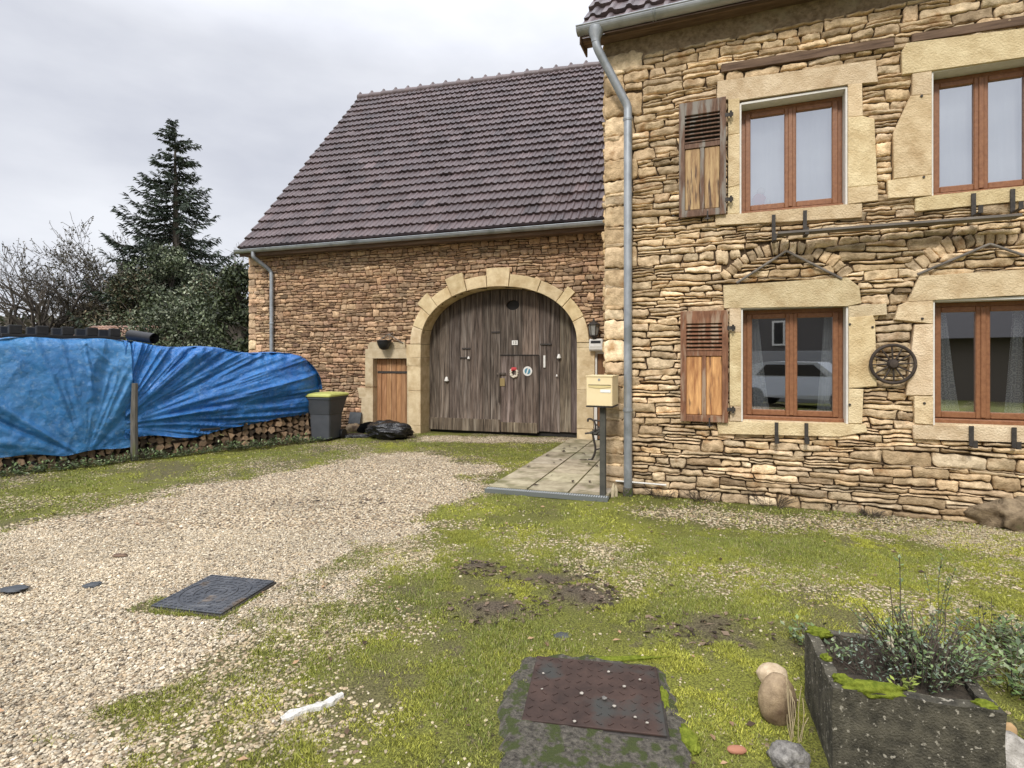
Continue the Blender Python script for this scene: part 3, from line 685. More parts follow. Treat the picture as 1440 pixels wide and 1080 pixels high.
# arch curve
aL = pb(593, 613); aR = pb(812, 613); zi = pb(593, 487)[1]; zi2 = pb(812, 479)[1]; zi = (zi+zi2)/2; ztop = pb(704, 403)[1]
acx = (aL[0]+aR[0])/2; aw = (aR[0]-aL[0])/2; ah = ztop-zi
print('arch', acx, aw, zi, ztop, 'BX1', BX1)
def arch(t, r=0.0):    # t 0..pi from right to left
    e = .93
    c, s = math.cos(t), math.sin(t)
    x = (aw)*math.copysign(abs(c)**e, c); z = ah*abs(s)**e
    nx, nz = c/aw, s/ah; l = math.hypot(nx, nz)
    return (acx+x+nx/l*r, zi+z+nz/l*r)
SW = pb(593, 600)[0]-pb(575, 600)[0]
openA = [(aL[0], 0), (aR[0], 0)]+[arch(PI*i/40) for i in range(41)]
outA = [(aL[0]-SW, 0), (aR[0]+SW, 0)]+[arch(PI*i/40, SW*.78) for i in range(41)]
smD = [pb(526, 604), pb(574, 604), pb(574, 504), pb(526, 504)]; smD[0] = (smD[0][0], 0); smD[1] = (smD[1][0], 0)
hd = [(pb(833, 600)[0], 0), (pb(868, 600)[0], 0), (pb(868, 491)[0], pb(833, 491)[1]), (pb(833, 491)[0], pb(833, 491)[1])]
bblocks = [polyb(q) for q in ([(515, 491), (583, 490), (583, 504), (515, 504)], [(519, 484), (523, 481), (570, 481), (572, 490), (519, 491)], [(515, 504), (526, 504), (526, 544), (515, 544)],
  [(504, 545), (526, 545), (526, 560), (507, 560)], [(510, 560), (526, 560), (526, 600), (508, 602)], [(574, 504), (577, 504), (577, 600), (574, 600)])]
bq = []; z = 0
while z < BZ-.3:
    h = random.uniform(.11, .24); w = random.uniform(.18, .36); bq.append([(0, z), (w, z), (w, z+h), (0, z+h)]); z += h
rects = pack(0, BX1, 0, BZ-.02, bblocks+[outA, smD, hd]+bq, (.09, .32), .067, seed=9)
quads = toquads(rects)+bq; cl = grey(pal(PBn, len(quads), .18), .12)
xm = np.array([q[0][0] for q in quads]); zm = np.array([q[0][1] for q in quads])
red = np.clip((fbm(xm*.55, zm*.9, 21)-.42)*4, 0, 1)[:, None]
cl = cl*(1-red*np.array([.02, .08, .11]))*np.where((xm < .3)[:, None], 1.35, 1)*(1+.25*(zm > BZ-.9)[:, None]*.3)
wallb = stonemesh('wall', quads, np.clip(cl, 0, .8), m_barnstone, brn, prot=.03)
mb = MB(); backing(mb, 0, BX1, 0, BZ, [openA, smD, hd], .02); mb.build('mortar_bed', m_mortar, wallb, fix=False)
# flanks and back
BD = 9.6
mb = MB(); mb.box(0, .4, .03, BD, 0, BZ); mb.box(BX1-.4, BX1, .03, BD, 0, BZ); mb.box(.4, BX1-.4, BD-.4, BD, 0, BZ)
mb.build('rear_walls', m_render, brn)
# arch stones
def vous(t0, t1, r1, nm='arch_stone', dpt=.42):
    n = 6; pin = [arch(t0+(t1-t0)*i/n, 0) for i in range(n+1)]; pout = [arch(t1+(t0-t1)*i/n, r1) for i in range(n+1)]
    mb = MB(); k = random.uniform(.9, 1.12); mb.cc = (k, k*.98, k*random.uniform(.85, 1)); mb.prism(pin+pout, -.05-random.uniform(0, .012), dpt, .008); mb.build(nm, m_ashlar, brn)
cuts = [0, .33, .62, .74, 1.05, 1.42, 1.66, 1.92, 2.15, 2.42, 2.62, 2.90, PI]
for i in range(len(cuts)-1):
    key = i in (2, 5, 7, 9); vous(cuts[i]+.004, cuts[i+1]-.004, SW*(.78 if not key else 1.25)*random.uniform(.97, 1.05))
for side in (0, 1):
    xs = [aL[0]-SW, aL[0]] if side == 0 else [aR[0], aR[0]+SW]
    hs = [0, .18, .92, 1.45, zi-.28, zi] if side == 0 else [0, .25, 1.0, zi-.1, zi]
    for i in range(len(hs)-1):
        mb = MB(); k = random.uniform(.88, 1.1); mb.cc = (k, k*.98, k*.92)
        e = random.uniform(-.02, .04); X = [xs[0]-(e if side == 0 else 0), xs[1]+(e if side == 1 else 0)]
        mb.prism([(X[0], hs[i]+.002), (X[1], hs[i]+.002), (X[1], hs[i+1]-.002), (X[0], hs[i+1]-.002)], -.05-random.uniform(0, .01), .42, .007); mb.build('jamb_stone', m_ashlar, brn)
for b in bblocks:
    mb = MB(); k = random.uniform(.78, .95); mb.cc = (k, k, k); mb.prism(b, -.048, .16, .006); mb.build('door_surround_stone', m_ashlar, brn)
# planked arched door (depth .36)
yd = .36
dor = MB()
def topz_at(x):
    c = np.clip((x-acx)/aw, -1, 1); th = math.acos(max(-1, min(1, math.copysign(abs(c)**(1/.93), c)))); return zi+ah*abs(math.sin(th))**.93
dL, dR = aL[0]+.0, aR[0]-.0
pd = lambda x, y: pb(x, y, yd)
wx0, wx1 = pd(704, 500)[0], pd(758, 500)[0]; wz = pd(704, 500)[1]; wz2 = pd(758, 498)[1]
def planks(x0, x1, zlo, zhi, edges, y, name, parent, hole=None, m=m_old, tone=1.0):
    mb = MB()
    for i in range(len(edges)-1):
        a, b = edges[i]+.004, edges[i+1]-.004
        k = random.uniform(.75, 1.25)*tone; mb.cc = (k, k*random.uniform(.92, 1.0), k*random.uniform(.86, 1))
        n = 5; yy = y+random.uniform(-.006, .006)
        tp = [(b+(a-b)*j/n, zhi(b+(a-b)*j/n)) for j in range(n+1)]
        lo = zlo+random.uniform(0, .02)
        mb.prism([(a, lo), (b, lo)]+tp, yy, yy+.04, .004)
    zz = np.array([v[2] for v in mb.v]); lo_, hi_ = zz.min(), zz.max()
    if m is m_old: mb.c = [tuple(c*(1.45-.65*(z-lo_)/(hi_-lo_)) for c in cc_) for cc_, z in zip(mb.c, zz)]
    return mb.build(name, m, parent)
ed = [dL]
for px in (618, 632, 647, 661, 679, 690): ed.append(pd(px, 500)[0])
ed.append(wx0-.0)
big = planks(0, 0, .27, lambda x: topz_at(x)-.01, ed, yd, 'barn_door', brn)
ov = (pd(721, 429)[0], pd(721, 429)[1])
# centre planks above the wicket, with oval hole between
cm = [wx0, pd(734, 500)[0], wx1]
def zt_c(x): return topz_at(x)-.01
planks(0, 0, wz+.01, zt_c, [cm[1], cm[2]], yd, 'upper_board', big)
# board with the oval opening: ring of quads
mb = MB(); a, b = cm[0]+.004, cm[1]-.004; rx, rzz = .145, .105; n = 24
outer = []; inn = []
zlo, zhi = wz+.01, None
for i in range(n):
    t = 2*PI*i/n; inn.append((ov[0]+rx*math.cos(t), yd, ov[1]+rzz*math.sin(t)))
    # project on the board's border
    dx, dz = math.cos(t), math.sin(t); s = 9
    if dx > 1e-6: s = min(s, (b-ov[0])/dx)
    if dx < -1e-6: s = min(s, (a-ov[0])/dx)
    if dz > 1e-6: s = min(s, (topz_at(ov[0])-.012-ov[1])/dz)
    if dz < -1e-6: s = min(s, (zlo-ov[1])/dz)
    outer.append((ov[0]+dx*s, yd, ov[1]+dz*s))
inb = [(x, yd+.05, z) for x, y, z in inn]
# corners
mb.cc = (.9, .88, .86)
mb.add(inn+outer+inb, [(i, (i+1) % n, n+(i+1) % n, n+i) for i in range(n)]+[(i, 2*n+i, 2*n+(i+1) % n, (i+1) % n) for i in range(n)])
def rect_corner_fill():
    cs = [(a, zlo), (b, zlo), (b, topz_at(b)-.012), (a, topz_at(a)-.012)]
    for cxx, czz in cs:
        t = math.atan2(czz-ov[1], cxx-ov[0]) % (2*PI); i = int(t/(2*PI)*n) % n; j = (i+1) % n
        mb.add([outer[i], outer[j], (cxx, yd, czz)], [(0, 1, 2)])
rect_corner_fill(); mb.build('oval_hole_board', m_old, big)
mb = MB(); mb.add([(dL-.02, yd+.06, 0), (dR+.02, yd+.06, 0), (dR+.02, yd+.06, ztop+.02), (dL-.02, yd+.06, ztop+.02)], [(0, 1, 2, 3)]); mb.box(dL-.4, dR+.4, yd+.5, yd+.52, 0, 3.3)
mb.build('door_back', m_dark, big)
ed = [wx1+.0]+[pd(px, 500)[0] for px in (774, 787, 803)]+[dR]
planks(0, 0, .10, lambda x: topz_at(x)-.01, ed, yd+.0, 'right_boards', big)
# kick board of the left leaf
mb = MB(); mb.cc = (1.35, 1.3, 1.15); zk = pd(650, 588)[1]; mb.bbox(dL+.01, wx0-.012, yd-.03, yd+.01, .06, zk, .008); mb.build('kick_board', m_old, big)
# wicket door
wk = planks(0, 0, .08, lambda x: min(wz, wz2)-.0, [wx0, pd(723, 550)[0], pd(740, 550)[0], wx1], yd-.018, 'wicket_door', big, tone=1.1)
mb = MB(); mb.cc = (1.5, 1.45, 1.2); mb.bbox(wx0+.02, wx1-.03, yd-.045, yd-.015, .07, pd(730, 594)[1], .008); mb.build('wicket_kick_board', m_old, wk)
mb = MB(); mb.box(wx0-.01, wx1-.03, yd-.03, yd+.0, wz+.0, wz+.018); mb.box(wx1-.004, wx1+.012, yd-.012, yd+.02, .1, wz); mb.build('gap_strip', m_dark, wk)
# strap irons
for x0, x1, y in ((691, 703, 467), (760, 776, 484), (650, 662, 490), (647, 662, 503)):
    mb = MB(); a, za = pd(x0, y); b, _ = pd(x1, y); mb.box(a, b, yd-.022, yd-.008, za-.015, za+.012); mb.build('strap_iron', m_iron, big)
mb = MB(); a, za = pd(703, 525); mb.cc = (1, 1, 1)
mb.bbox(a-.06, a+.14, yd-.05, yd-.018, za-.03, za+.015, .004); mb.box(a-.02, a+.01, yd-.05, yd-.02, pd(700, 566)[1], za-.03); mb.build('latch_bar', m_old, wk)
mb = MB(); a, za = pd(706, 537); mb.bbox(a-.06, a+.07, yd-.03, yd-.018, za-.09, za+.08, .004); mb.build('lock_plate', plain('brass_ochre', (.26, .19, .08), .6), wk)
mb = MB(); a, za = pd(766, 508); mb.bbox(a-.022, a+.022, yd-.03, yd-.012, za-.13, za+.12, .004); mb.build('door_handle_plate', m_white, big)
# number plate 43
def text(body, size, M, m, parent, name='lettering', ext=.002):
    cu = bpy.data.curves.new(name, 'FONT'); cu.body = body; cu.size = size; cu.extrude = ext; cu.align_x = 'CENTER'; cu.align_y = 'CENTER'
    o = bpy.data.objects.new(name, cu); C.objects.link(o); dg = bpy.context.evaluated_depsgraph_get(); me = bpy.data.meshes.new_from_object(o.evaluated_get(dg)); bpy.data.objects.remove(o)
    me.materials.clear(); me.materials.append(m); o = bpy.data.objects.new(name, me); C.objects.link(o); o.parent = parent; o.matrix_world = M; return o
RX = Matrix.Rotation(PI/2, 4, 'X')
def at_b(px, py, off): u, z = pb(px, py, off); return B.M @ T((u, off, z))
Mn = at_b(724, 482, yd-.01)
o = thing('number_plate', 'tiny white house number plate on the upper middle board of the barn door', 'sign', Mn)
mb = MB(); mb.bbox(-.065, .065, -.008, 0, -.048, .048, .003); mb.build('plate', m_white, o)
text('13', .085, Mn @ T((0, -.010, 0)) @ RX, m_iron, o)
# round blue white sign
Ms = at_b(742, 522, yd-.03)
o = thing('round_sign', 'round white sign with a blue disc and white slash on the wicket door', 'sign', Ms)
mb = MB(); mb.lathe([(.098, 0), (.10, -.004), (.098, -.008)], (0, 0, 0), 32, 'y'); mb.build('disc', m_white, o)
mb = MB(); mb.lathe([(.064, -.0085), (.064, -.0105)], (0, 0, 0), 32, 'y'); mb.build('blue_disc', plain('sign_blue', (.07, .22, .30), .5), o)
mb = MB(); mb.box(-.062, .062, -.013, -.011, -.012, .012, Matrix.Rotation(math.radians(-72), 4, 'Y')); mb.build('slash', m_white, o)
# wreath
Mw = at_b(723, 524, yd-.03)
o = thing('wreath', 'small red and cream wreath hung on the wicket door', 'wreath', Mw)
for nm, a0, a1, m in (('cream_garland', -3.9, .9, plain('cream_fluff', (.62, .56, .45), .9)), ('red_bow', .9, 2.4, m_red)):
    mb = MB(); n = 40
    for i in range(n):
        t = a0+(a1-a0)*i/n; r = .072+random.uniform(-.012, .012); q = random.uniform(.012, .026)
        mb.lathe([(q*.4, -q), (q, -q*.3), (q, q*.4), (q*.3, q)], (r*math.cos(t), -.012, r*math.sin(t)*1.15), 6)
    mb.build(nm, m, o)
# white insulators / bells on the door
for px, py, s, lb in ((628, 533, .05, 'white porcelain bell low on the left leaf of the barn door'), (659, 503, .03, 'tiny white knob on the left leaf of the barn door'), (786, 501, .045, 'white hanging bell on the right boards of the barn door'), (783, 528, .022, 'smallest white knob low on the right boards of the barn door')):
    M = at_b(px, py, yd-.035)
    mb = MB(); mb.lathe([(s*.3, s), (s*.55, s*.7), (s*.75, 0), (s, -s*.7), (s*.8, -s)], (0, 0, 0), 16)
    if s > .04: o = mb.build('door_bell', m_white, M=M, smooth=True); tag(o, lb, 'bell')
    else: o = mb.build('door_knob', m_white, smooth=True); o.parent = big; o.matrix_local = B.M.inverted() @ M
# small side door
a, b = smD[0][0], smD[1][0]; zt = smD[2][1]; y = .12
n = 7; ed = [a+(b-a)*i/n for i in range(n+1)]
sd = planks(0, 0, .03, lambda x: zt-.005, ed, y, 'small_door', brn, m=m_brown)
mb = MB(); mb.box(a, b, y+.045, y+.06, 0, zt); mb.build('door_back', m_dark, sd)
mb = MB(); mb.box(a+.02, b-.02, y-.012, y-.001, zt-.33, zt-.28); mb.build('hinge_strap', m_iron, sd)
# house door next to the arch
a, b = hd[0][0], hd[1][0]; zt = hd[2][1]
mb = MB(); mb.box(a, a+.09, .0, .10, 0, zt); mb.box(a+.09, b, .0, .10, zt-.09, zt); o = mb.build('white_door_frame', m_white, brn)
mb = MB(); mb.cc = (.55, .5, .45)
for i in range(6):
    xx = a+.095+i*.09; mb.bbox(xx, xx+.088, .04, .08, .05, zt-.09, .004)
mb.build('brown_door', m_brown, brn)
mb = MB(); mb.box(a, b, .10, .12, 0, zt); mb.build('door_back', m_dark, o)
# barn roof
def c2w(px, py, d): return ((px-CX)/F*d, d, EYE+(HY-py)/F*d)
ex = B.loc(*c2w(333, 353, 13.1)[:2])[0]; ez = EYE+(HY-352)/F*13.1
yEv = -.35
# right eave height from the picture
ue, zeR = pb(848, 312, yEv-.06); ul, zeL = pb(333, 353, yEv-.06)
print('barn eave', ul, zeL, ue, zeR)
RXb = BX1+.1
zER = zeL+(zeR-zeL)*(RXb-ul)/(ue-ul)
RL = c2w(502.6, 138, 17.7); RR = c2w(833.7, 92.5, 15.29)
rl = B.loc(RL[0], RL[1]); rr = B.loc(RR[0], RR[1])
print('ridge', rl, RL[2], rr, RR[2])
k = (RXb-rl[0])/(rr[0]-rl[0])
RLl = (ul, rl[1], RL[2]); RRl = (RXb, rl[1]+(rr[1]-rl[1])*k, RL[2]+(RR[2]-RL[2])*k)
tiled('roof', brn, (ul, yEv-.03, zeL+.07), (RXb, yEv-.03, zER+.07), RLl, RRl, 23, .30, m_tile, ribs=2, lift=.048, ribh=.026, cols=TC, ns=8)
mb = MB()
mb.add([(ul+.02, yEv, zeL), (RXb, yEv, zER), (RXb, RRl[1], RRl[2]-.08), (ul+.02, RLl[1], RLl[2]-.08)], [(0, 1, 2, 3)])
mb.add([(ul+.02, 2*RLl[1]+.3, zeL), (RXb, 2*RLl[1]+.3, zER), (RXb, RRl[1], RRl[2]-.08), (ul+.02, RLl[1], RLl[2]-.08)], [(0, 1, 2, 3)])
mb.add([(ul+.012, yEv, zeL-.05), (ul+.012, RLl[1], RLl[2]-.14), (ul+.012, RLl[1], RLl[2]+.02), (ul+.012, yEv, zeL+.08)], [(0, 1, 2, 3)])
mb.box(ul+.02, RXb, yEv+.0, yEv+.025, zeL-.13, zeL-.004); mb.box(ul+.02, RXb, yEv+.026, .0, zeL-.10, zeL-.08)
mb.add([(.2, .05, BZ-.2), (.2, BD-.1, BZ-.2), (.2, RLl[1], RLl[2]-.2)], [(0, 1, 2)])
mb.build('eaves_board', m_timber, brn, fix=False)
# ridge tiles
mb = MB(); nr = 22; A_ = Vector(RLl); E_ = Vector(RRl)
for i in range(nr):
    p = A_.lerp(E_, i/nr); q = A_.lerp(E_, (i+1)/nr+.004); kk = random.uniform(.8, 1.15)
    mb.cc = tuple(c*kk for c in TC[2]); mb.tube([p+Vector((0, 0, .0)), q+Vector((0, 0, -.012))], [.11, .095], 12)
    mb.lathe([(.05, .05), (.05, .10), (.02, .14)], tuple(p+Vector((.06, 0, .03))), 8)
mb.build('ridge', m_tile, brn, smooth=True)
gb = MB()
g = gutter('gutter', brn, ul-.0, RXb, yEv-.09, zeL+.0, .07, m_zinc, z1=zER)
# barn downpipe
ux = pb(382, 420, -.09)[0]; xg = pb(356, 356, yEv-.09)[0]
zb1 = pb(382, 384, -.09)[1]
P = [Vector((xg, yEv-.09, zeL-.05)), Vector((xg, yEv-.09, zeL-.14)), Vector((xg+.02, yEv-.08, zeL-.2)), Vector((ux-.02, -.10, zb1+.06)), Vector((ux, -.09, zb1-.03)), Vector((ux, -.09, zb1-.2)), Vector((ux, -.09, 1.5)), Vector((ux, -.09, .02))]
dp = MB(); dp.tube(smoothp(P), .046, 14); d2 = dp.build('downpipe', m_zinc, brn, smooth=True)
c = MB(); zc = pb(382, 455, -.09)[1]; c.lathe([(.047, -.02), (.056, -.01), (.056, .01), (.047, .02)], (ux, -.09, zc), 16); c.build('pipe_collar', m_zinc, d2, smooth=True)
# lantern on the wall beside the arch
Ml = at_b(835, 474, -.20)
o = thing('wall_lantern', 'black carriage lantern on the wall right of the arch', 'lantern', Ml)
mb = MB(); mb.lathe([(.004, .36), (.02, .33), (.02, .31), (.05, .29), (.125, .245), (.13, .235), (.105, .23)], (0, 0, 0), 6); mb.build('hood', m_iron, o)
mb = MB(); mb.lathe([(.07, .035), (.098, .235)], (0, 0, 0), 6); mb.build('glass', mat('lantern_glass', (.22, .22, .2), (.32, .32, .3), 5, .15, 0), o)
mb = MB()
for k in range(6):
    t = 2*PI*k/6; mb.tube([(.074*math.cos(t), .074*math.sin(t), .03), (.103*math.cos(t), .103*math.sin(t), .238)], .008, 5)
mb.lathe([(.02, -.03), (.05, 0), (.08, .02), (.08, .04)], (0, 0, 0), 6); mb.build('cage', m_iron, o)
mb = MB(); mb.tube([(0, 0, -.02), (.0, .05, -.10), (0, .12, -.08), (0, .19, .0)], .012, 6); mb.lathe([(.05, -.012), (.05, 0)], (0, .19, .02), 10, 'y'); mb.build('arm', m_iron, o)
# white hooded door light / letter slot box under it
Mb = at_b(839, 484, -.10)
o = thing('door_bell_box', 'small white rounded box with a dark slot above the brown door', 'intercom box', Mb)
mb = MB(); mb.bbox(-.13, .13, -.10, .05, -.07, .10, .02); mb.build('housing', m_white, o)
mb = MB(); mb.box(-.095, .095, -.106, -.099, .015, .065); mb.build('slot', m_black, o)
mb = MB(); mb.tube([(-.13, -.02, -.07), (.13, -.02, -.07)], .07, 14); mb.build('rounded_base', m_white, o, smooth=True)
# hanging bell
Hb = H.M @ T((-.13, .8, 0)); zc = 1.6
pxw = H.wld(-.10, 1.2); zc = EYE+(HY-512)/F*pxw[1]
o = thing('hanging_bell', 'grey metal bell hanging on a cord at the house corner above the letterbox', 'bell', Matrix.Translation((pxw[0], pxw[1], zc)))
mb = MB(); mb.lathe([(.015, .10), (.03, .085), (.04, .04), (.055, -.02), (.085, -.07), (.09, -.085), (.07, -.08)], (0, 0, 0), 18); mb.build('bell', m_zinc, o, smooth=True)
mb = MB(); mb.tube([(0, 0, .10), (.01, 0, .34)], .006, 6); mb.tube([(.01, 0, .34), (.08, 0, .36)], .008, 6); mb.build('cord', m_iron, o)
# hanging pot above the small door
Mp = at_b(540, 484, -.2)
o = thing('hanging_pot', 'black plastic plant pot hung on the wall above the small plank door', 'plant pot', Mp)
mb = MB(); mb.lathe([(.05, -.12), (.10, -.09), (.14, .0), (.15, .055), (.165, .06), (.165, .085), (.14, .085), (.135, .06)], (0, 0, 0), 18); mb.build('pot', m_black, o, smooth=True)
mb = MB()
for dx, dy in ((-.15, 0), (.15, 0), (0, -.15)): mb.tube([(dx, dy, .08), (.08, .05, .22)], .006, 5)
mb.tube([(.08, .05, .22), (.12, .19, .25)], .01, 5); mb.tube([(.08, .05, .22), (.38, .14, .02)], .012, 5); mb.build('hanger', m_plank, o)
# ================================================================== things in the yard
HFa = H.a
def place(px, py, a=0, z=0): x, y = G(px, py); return T((x, y, z)) @ RZ(a)
# letterbox on post
xq, yq = G(848, 702); Mq = T((xq, yq, 0)) @ RZ(HFa)
o = thing('letterbox', 'cream metal letterbox on a dark post by the house corner', 'letterbox', Mq)
zb = EYE-(570-HY)/F*yq; zt = EYE+(HY-529)/F*yq
mb = MB(); mb.bbox(-.033, .033, -.033, .033, 0, zb, .006); mb.build('post', m_post, o)
mb = MB(); mb.bbox(-.165, .130, -.12, .23, zb, zt, .006); mb.box(-.172, .137, -.128, .238, zt-.002, zt+.010); bx = mb.build('box', m_cream, o)
mb = MB(); mb.box(-.168, .133, -.124, .233, zb-.014, zb-.001); mb.build('base_plate', m_black, bx)
mb = MB(); n = 12; zc = zt-.105
up = [(-.14+.255*i/n, zc+.012-.0*i) for i in range(n+1)]; lo = [(.115-.255*i/n, zc-.012-.016*math.sin(PI*i/n)) for i in range(n+1)]
mb.prism(up+lo, -.128, -.119, .003); mb.build('flap', plain('cream_flap', (.66, .54, .26), .4), bx)
mb = MB(); mb.box(-.14, .115, -.1300, -.1285, zc+.006, zc+.014); mb.build('slot', m_post, bx)
mb = MB(); mb.lathe([(.013, 0), (.013, -.008)], (-.018, -.12, zt-.035), 14, 'y'); mb.build('lock', m_zinc, bx)
mb = MB(); mb.bbox(-.005, .112, -.125, -.119, zc-.075, zc-.042, .002); mb.build('name_plate', plain('plate_white', (.8, .8, .78), .4), bx)
# wagon wheel
u, z = ph(1256, 512, -.1); Mw = H.M @ T((u, -.09, z))
m_wheel = mat('dark_wheel_wood', (.022, .016, .012), (.07, .052, .04), 9, .85, .5)
o = thing('wagon_wheel', 'old wooden spoked wheel hung on the wall between the ground floor windows', 'wheel', Mw)
R = (ph(1288, 512, -.1)[0]-ph(1225, 512, -.1)[0])/2
mb = MB(); mb.tube([(R*math.cos(2*PI*i/40), 0, R*math.sin(2*PI*i/40)) for i in range(41)], .016, 8, False); mb.build('rim', m_wheel, o, smooth=True)
mb = MB(); mb.lathe([(.02, -.05), (.035, -.045), (.05, -.01), (.05, .01), (.03, .04)], (0, 0, 0), 16, 'y'); mb.build('hub', m_wheel, o, smooth=True)
for i in range(12):
    t = 2*PI*i/12+.05; mb = MB(); mb.tube([(.03*math.cos(t), 0, .03*math.sin(t)), (.5*R*math.cos(t), -.004, .5*R*math.sin(t)), (R*.97*math.cos(t), 0, R*.97*math.sin(t))], [.011, .009, .007], 6); mb.build('spoke', m_wheel, o)
# terrace paving
FL = G(686, 690); FR = (1.10, 6.31); BL = G(790, 628)
c_ = B.loc(*BL); BLw = BL; BRw = B.wld(B.loc(*H.wld(-.02, 4.4))[0], c_[1])
BLw = B.wld(c_[0], -.06); 
def bil(s, t):
    a = Vector(FL).lerp(Vector(FR), s); b = Vector(BLw).lerp(Vector((1.95+.45, BLw[1]-.5)), s); return a.lerp(b, t)
mb = MB(); nr = 8; cols_ = [0, .34, .68, 1.0]
for j in range(nr):
    for i in range(3):
        kk = random.uniform(.82, 1.1); mb.cc = (kk, kk*random.uniform(.94, 1), kk*random.uniform(.88, .98)); g_ = .004
        q = [bil(cols_[i]+g_*2, j/nr+g_/2), bil(cols_[i+1]-g_*2, j/nr+g_/2), bil(cols_[i+1]-g_*2, (j+1)/nr-g_/2), bil(cols_[i]+g_*2, (j+1)/nr-g_/2)]
        h = .055+random.uniform(-.003, .003)
        mb.add([(p.x, p.y, h) for p in q]+[(p.x, p.y, 0) for p in q], [(0, 1, 2, 3), (0, 4, 5, 1), (1, 5, 6, 2), (2, 6, 7, 3), (3, 7, 4, 0)])
q = [bil(.0, 0), bil(1, 0), bil(1, 1), bil(0, 1)]; mb.cc = (.35, .36, .22); mb.add([(p.x, p.y, .043) for p in q], [(0, 1, 2, 3)])
tag(mb.build('paving', m_pav, fix=False), kind='structure')
# drain channel along the terrace edge
dv = (Vector(FR)-Vector(FL)); L_ = dv.length; an = math.atan2(dv.y, dv.x)
o = thing('drain_channel', 'narrow slotted metal drain along the front edge of the terrace paving', 'drain', T((FL[0], FL[1], 0)) @ RZ(an))
mb = MB(); mb.box(0, L_, -.11, -.10, 0, .05); mb.box(0, L_, -.012, -.004, 0, .05); mb.box(0, .01, -.10, -.012, 0, .048); mb.box(0, L_, -.10, -.012, .02, .024); mb.build('channel', plain('drain_grey', (.13, .14, .13), .6), o)
mb = MB(); n = int(L_/.028)
for i in range(n): mb.box(.012+i*.028, .012+i*.028+.013, -.10, -.012, .038, .047)
mb.build('grating', plain('galvanised', (.42, .44, .44), .5), o)
# bench
Mbn = T((H.wld(-.60, 1.72)[0], H.wld(-.60, 1.72)[1], .055)) @ RZ(HFa)
o = thing('garden_bench', 'black cast iron and slat bench half hidden behind the house corner', 'bench', Mbn)
def endframe(yo):
    mb = MB()
    cv = lambda P, r: mb.tube([tuple(v) for v in smoothp([Vector((x, yo, z)) for x, z in P], 2)], r, 7)
    cv([(.02, 0), (.05, .02), (.10, .16), (.07, .30), (.05, .40)], .017)        # front leg
    cv([(.56, 0), (.53, .02), (.46, .18), (.44, .38)], .017)
    cv([(.05, .40), (.2, .385), (.44, .38)], .016)
    cv([(.44, .38), (.50, .6), (.56, .80)], .016)                                # back upright
    cv([(-.02, .585), (-.03, .62), (.01, .635), (.08, .60), (.10, .50), (.07, .42)], .015)    # arm scroll
    cv([(.06, .61), (.22, .60), (.38, .64), (.5, .62)], .014)
    cv([(.10, .16), (.27, .22), (.46, .18)], .012); cv([(.1, .55), (.2, .45), (.3, .40)], .010); cv([(.02, 0), (-.02, .0)], .016)
    cv([(.05, .42), (-.02, .41), (-.07, .40)], .014)
    return mb.build('end_frame', m_iron, o, smooth=True)
endframe(0); endframe(1.2)
for i in range(6):
    mb = MB(); x = .0+i*.075; mb.bbox(x, x+.055, -.06, 1.26, .405, .428, .004); mb.build('seat_slat', m_post, o)
for i in range(4):
    mb = MB(); z = .50+i*.08; x = .47+i*.024; mb.bbox(x, x+.02, -.06, 1.26, z, z+.05, .004); mb.build('back_slat', m_post, o)
# wheelie bin
yb_ = G(452, 621)[1]; s_ = yb_/F
Mbin = T((G(452, 621)[0], yb_+.28, 0)) @ RZ(math.radians(-14))
o = thing('wheelie_bin', 'dark grey wheelie bin with a yellow lid standing at the end of the tarped woodpile', 'bin', Mbin)
W, Hh = .58, .90
mb = MB()
b0 = [(-.20, -.22), (.20, -.22), (.20, .22), (-.20, .22)]; b1 = [(-.28, -.33), (.28, -.33), (.28, .33), (-.28, .33)]
def ringp(b, z, r=.04):
    out = []
    for i in range(4):
        x, y = b[i]; sx = -1 if x < 0 else 1; sy = -1 if y < 0 else 1
        seq = [(x, y-sy*r), (x-sx*r*.3, y-sy*r*.3), (x-sx*r, y)]
        if (sx*sy) < 0: seq = seq[::-1]
        out += [(a, c, z) for a, c in seq]
    return out
rings = [ringp(b0, .04), ringp([(x*1.08, y*1.08) for x, y in b0], .35), ringp([(x*1.1, y*1.1) for x, y in b0], .52), ringp([(x*1.14, y*1.14) for x, y in b0], .525), ringp(b1, .82), ringp([(x*1.05, y*1.05) for x, y in b1], .825), ringp([(x*1.05, y*1.05) for x, y in b1], .87)]
vs = [v for r in rings for v in r]; fs = [tuple(range(11, -1, -1)), tuple(range(72, 84))]
for i in range(6):
    for k in range(12): j = (k+1) % 12; fs.append((i*12+k, i*12+j, i*12+12+j, i*12+12+k))
mb.add(vs, fs); mb.build('body', m_bin, o)
mb = MB(); b2 = [(x*1.10, y*1.12) for x, y in b1]
rings = [ringp(b2, .872), ringp(b2, .90), ringp([(x*.93, y*.93) for x, y in b2], .925), ringp([(x*.5, y*.5) for x, y in b2], .945)]
vs = [v for r in rings for v in r]; fs = [tuple(range(11, -1, -1)), tuple(range(36, 48))]
for i in range(3):
    for k in range(12): j = (k+1) % 12; fs.append((i*12+k, i*12+j, i*12+12+j, i*12+12+k))
mb.add(vs, fs); mb.build('lid', m_lid, o)
mb = MB(); mb.tube([(-.25, .39, .86), (.25, .39, .86)], .016); mb.build('handle', m_bin, o)
for sx in (-1, 1):
    mb = MB(); mb.tube([(sx*.27, .22, .10), (sx*.22, .22, .10)], .10, 20); mb.build('wheel', m_black, o)
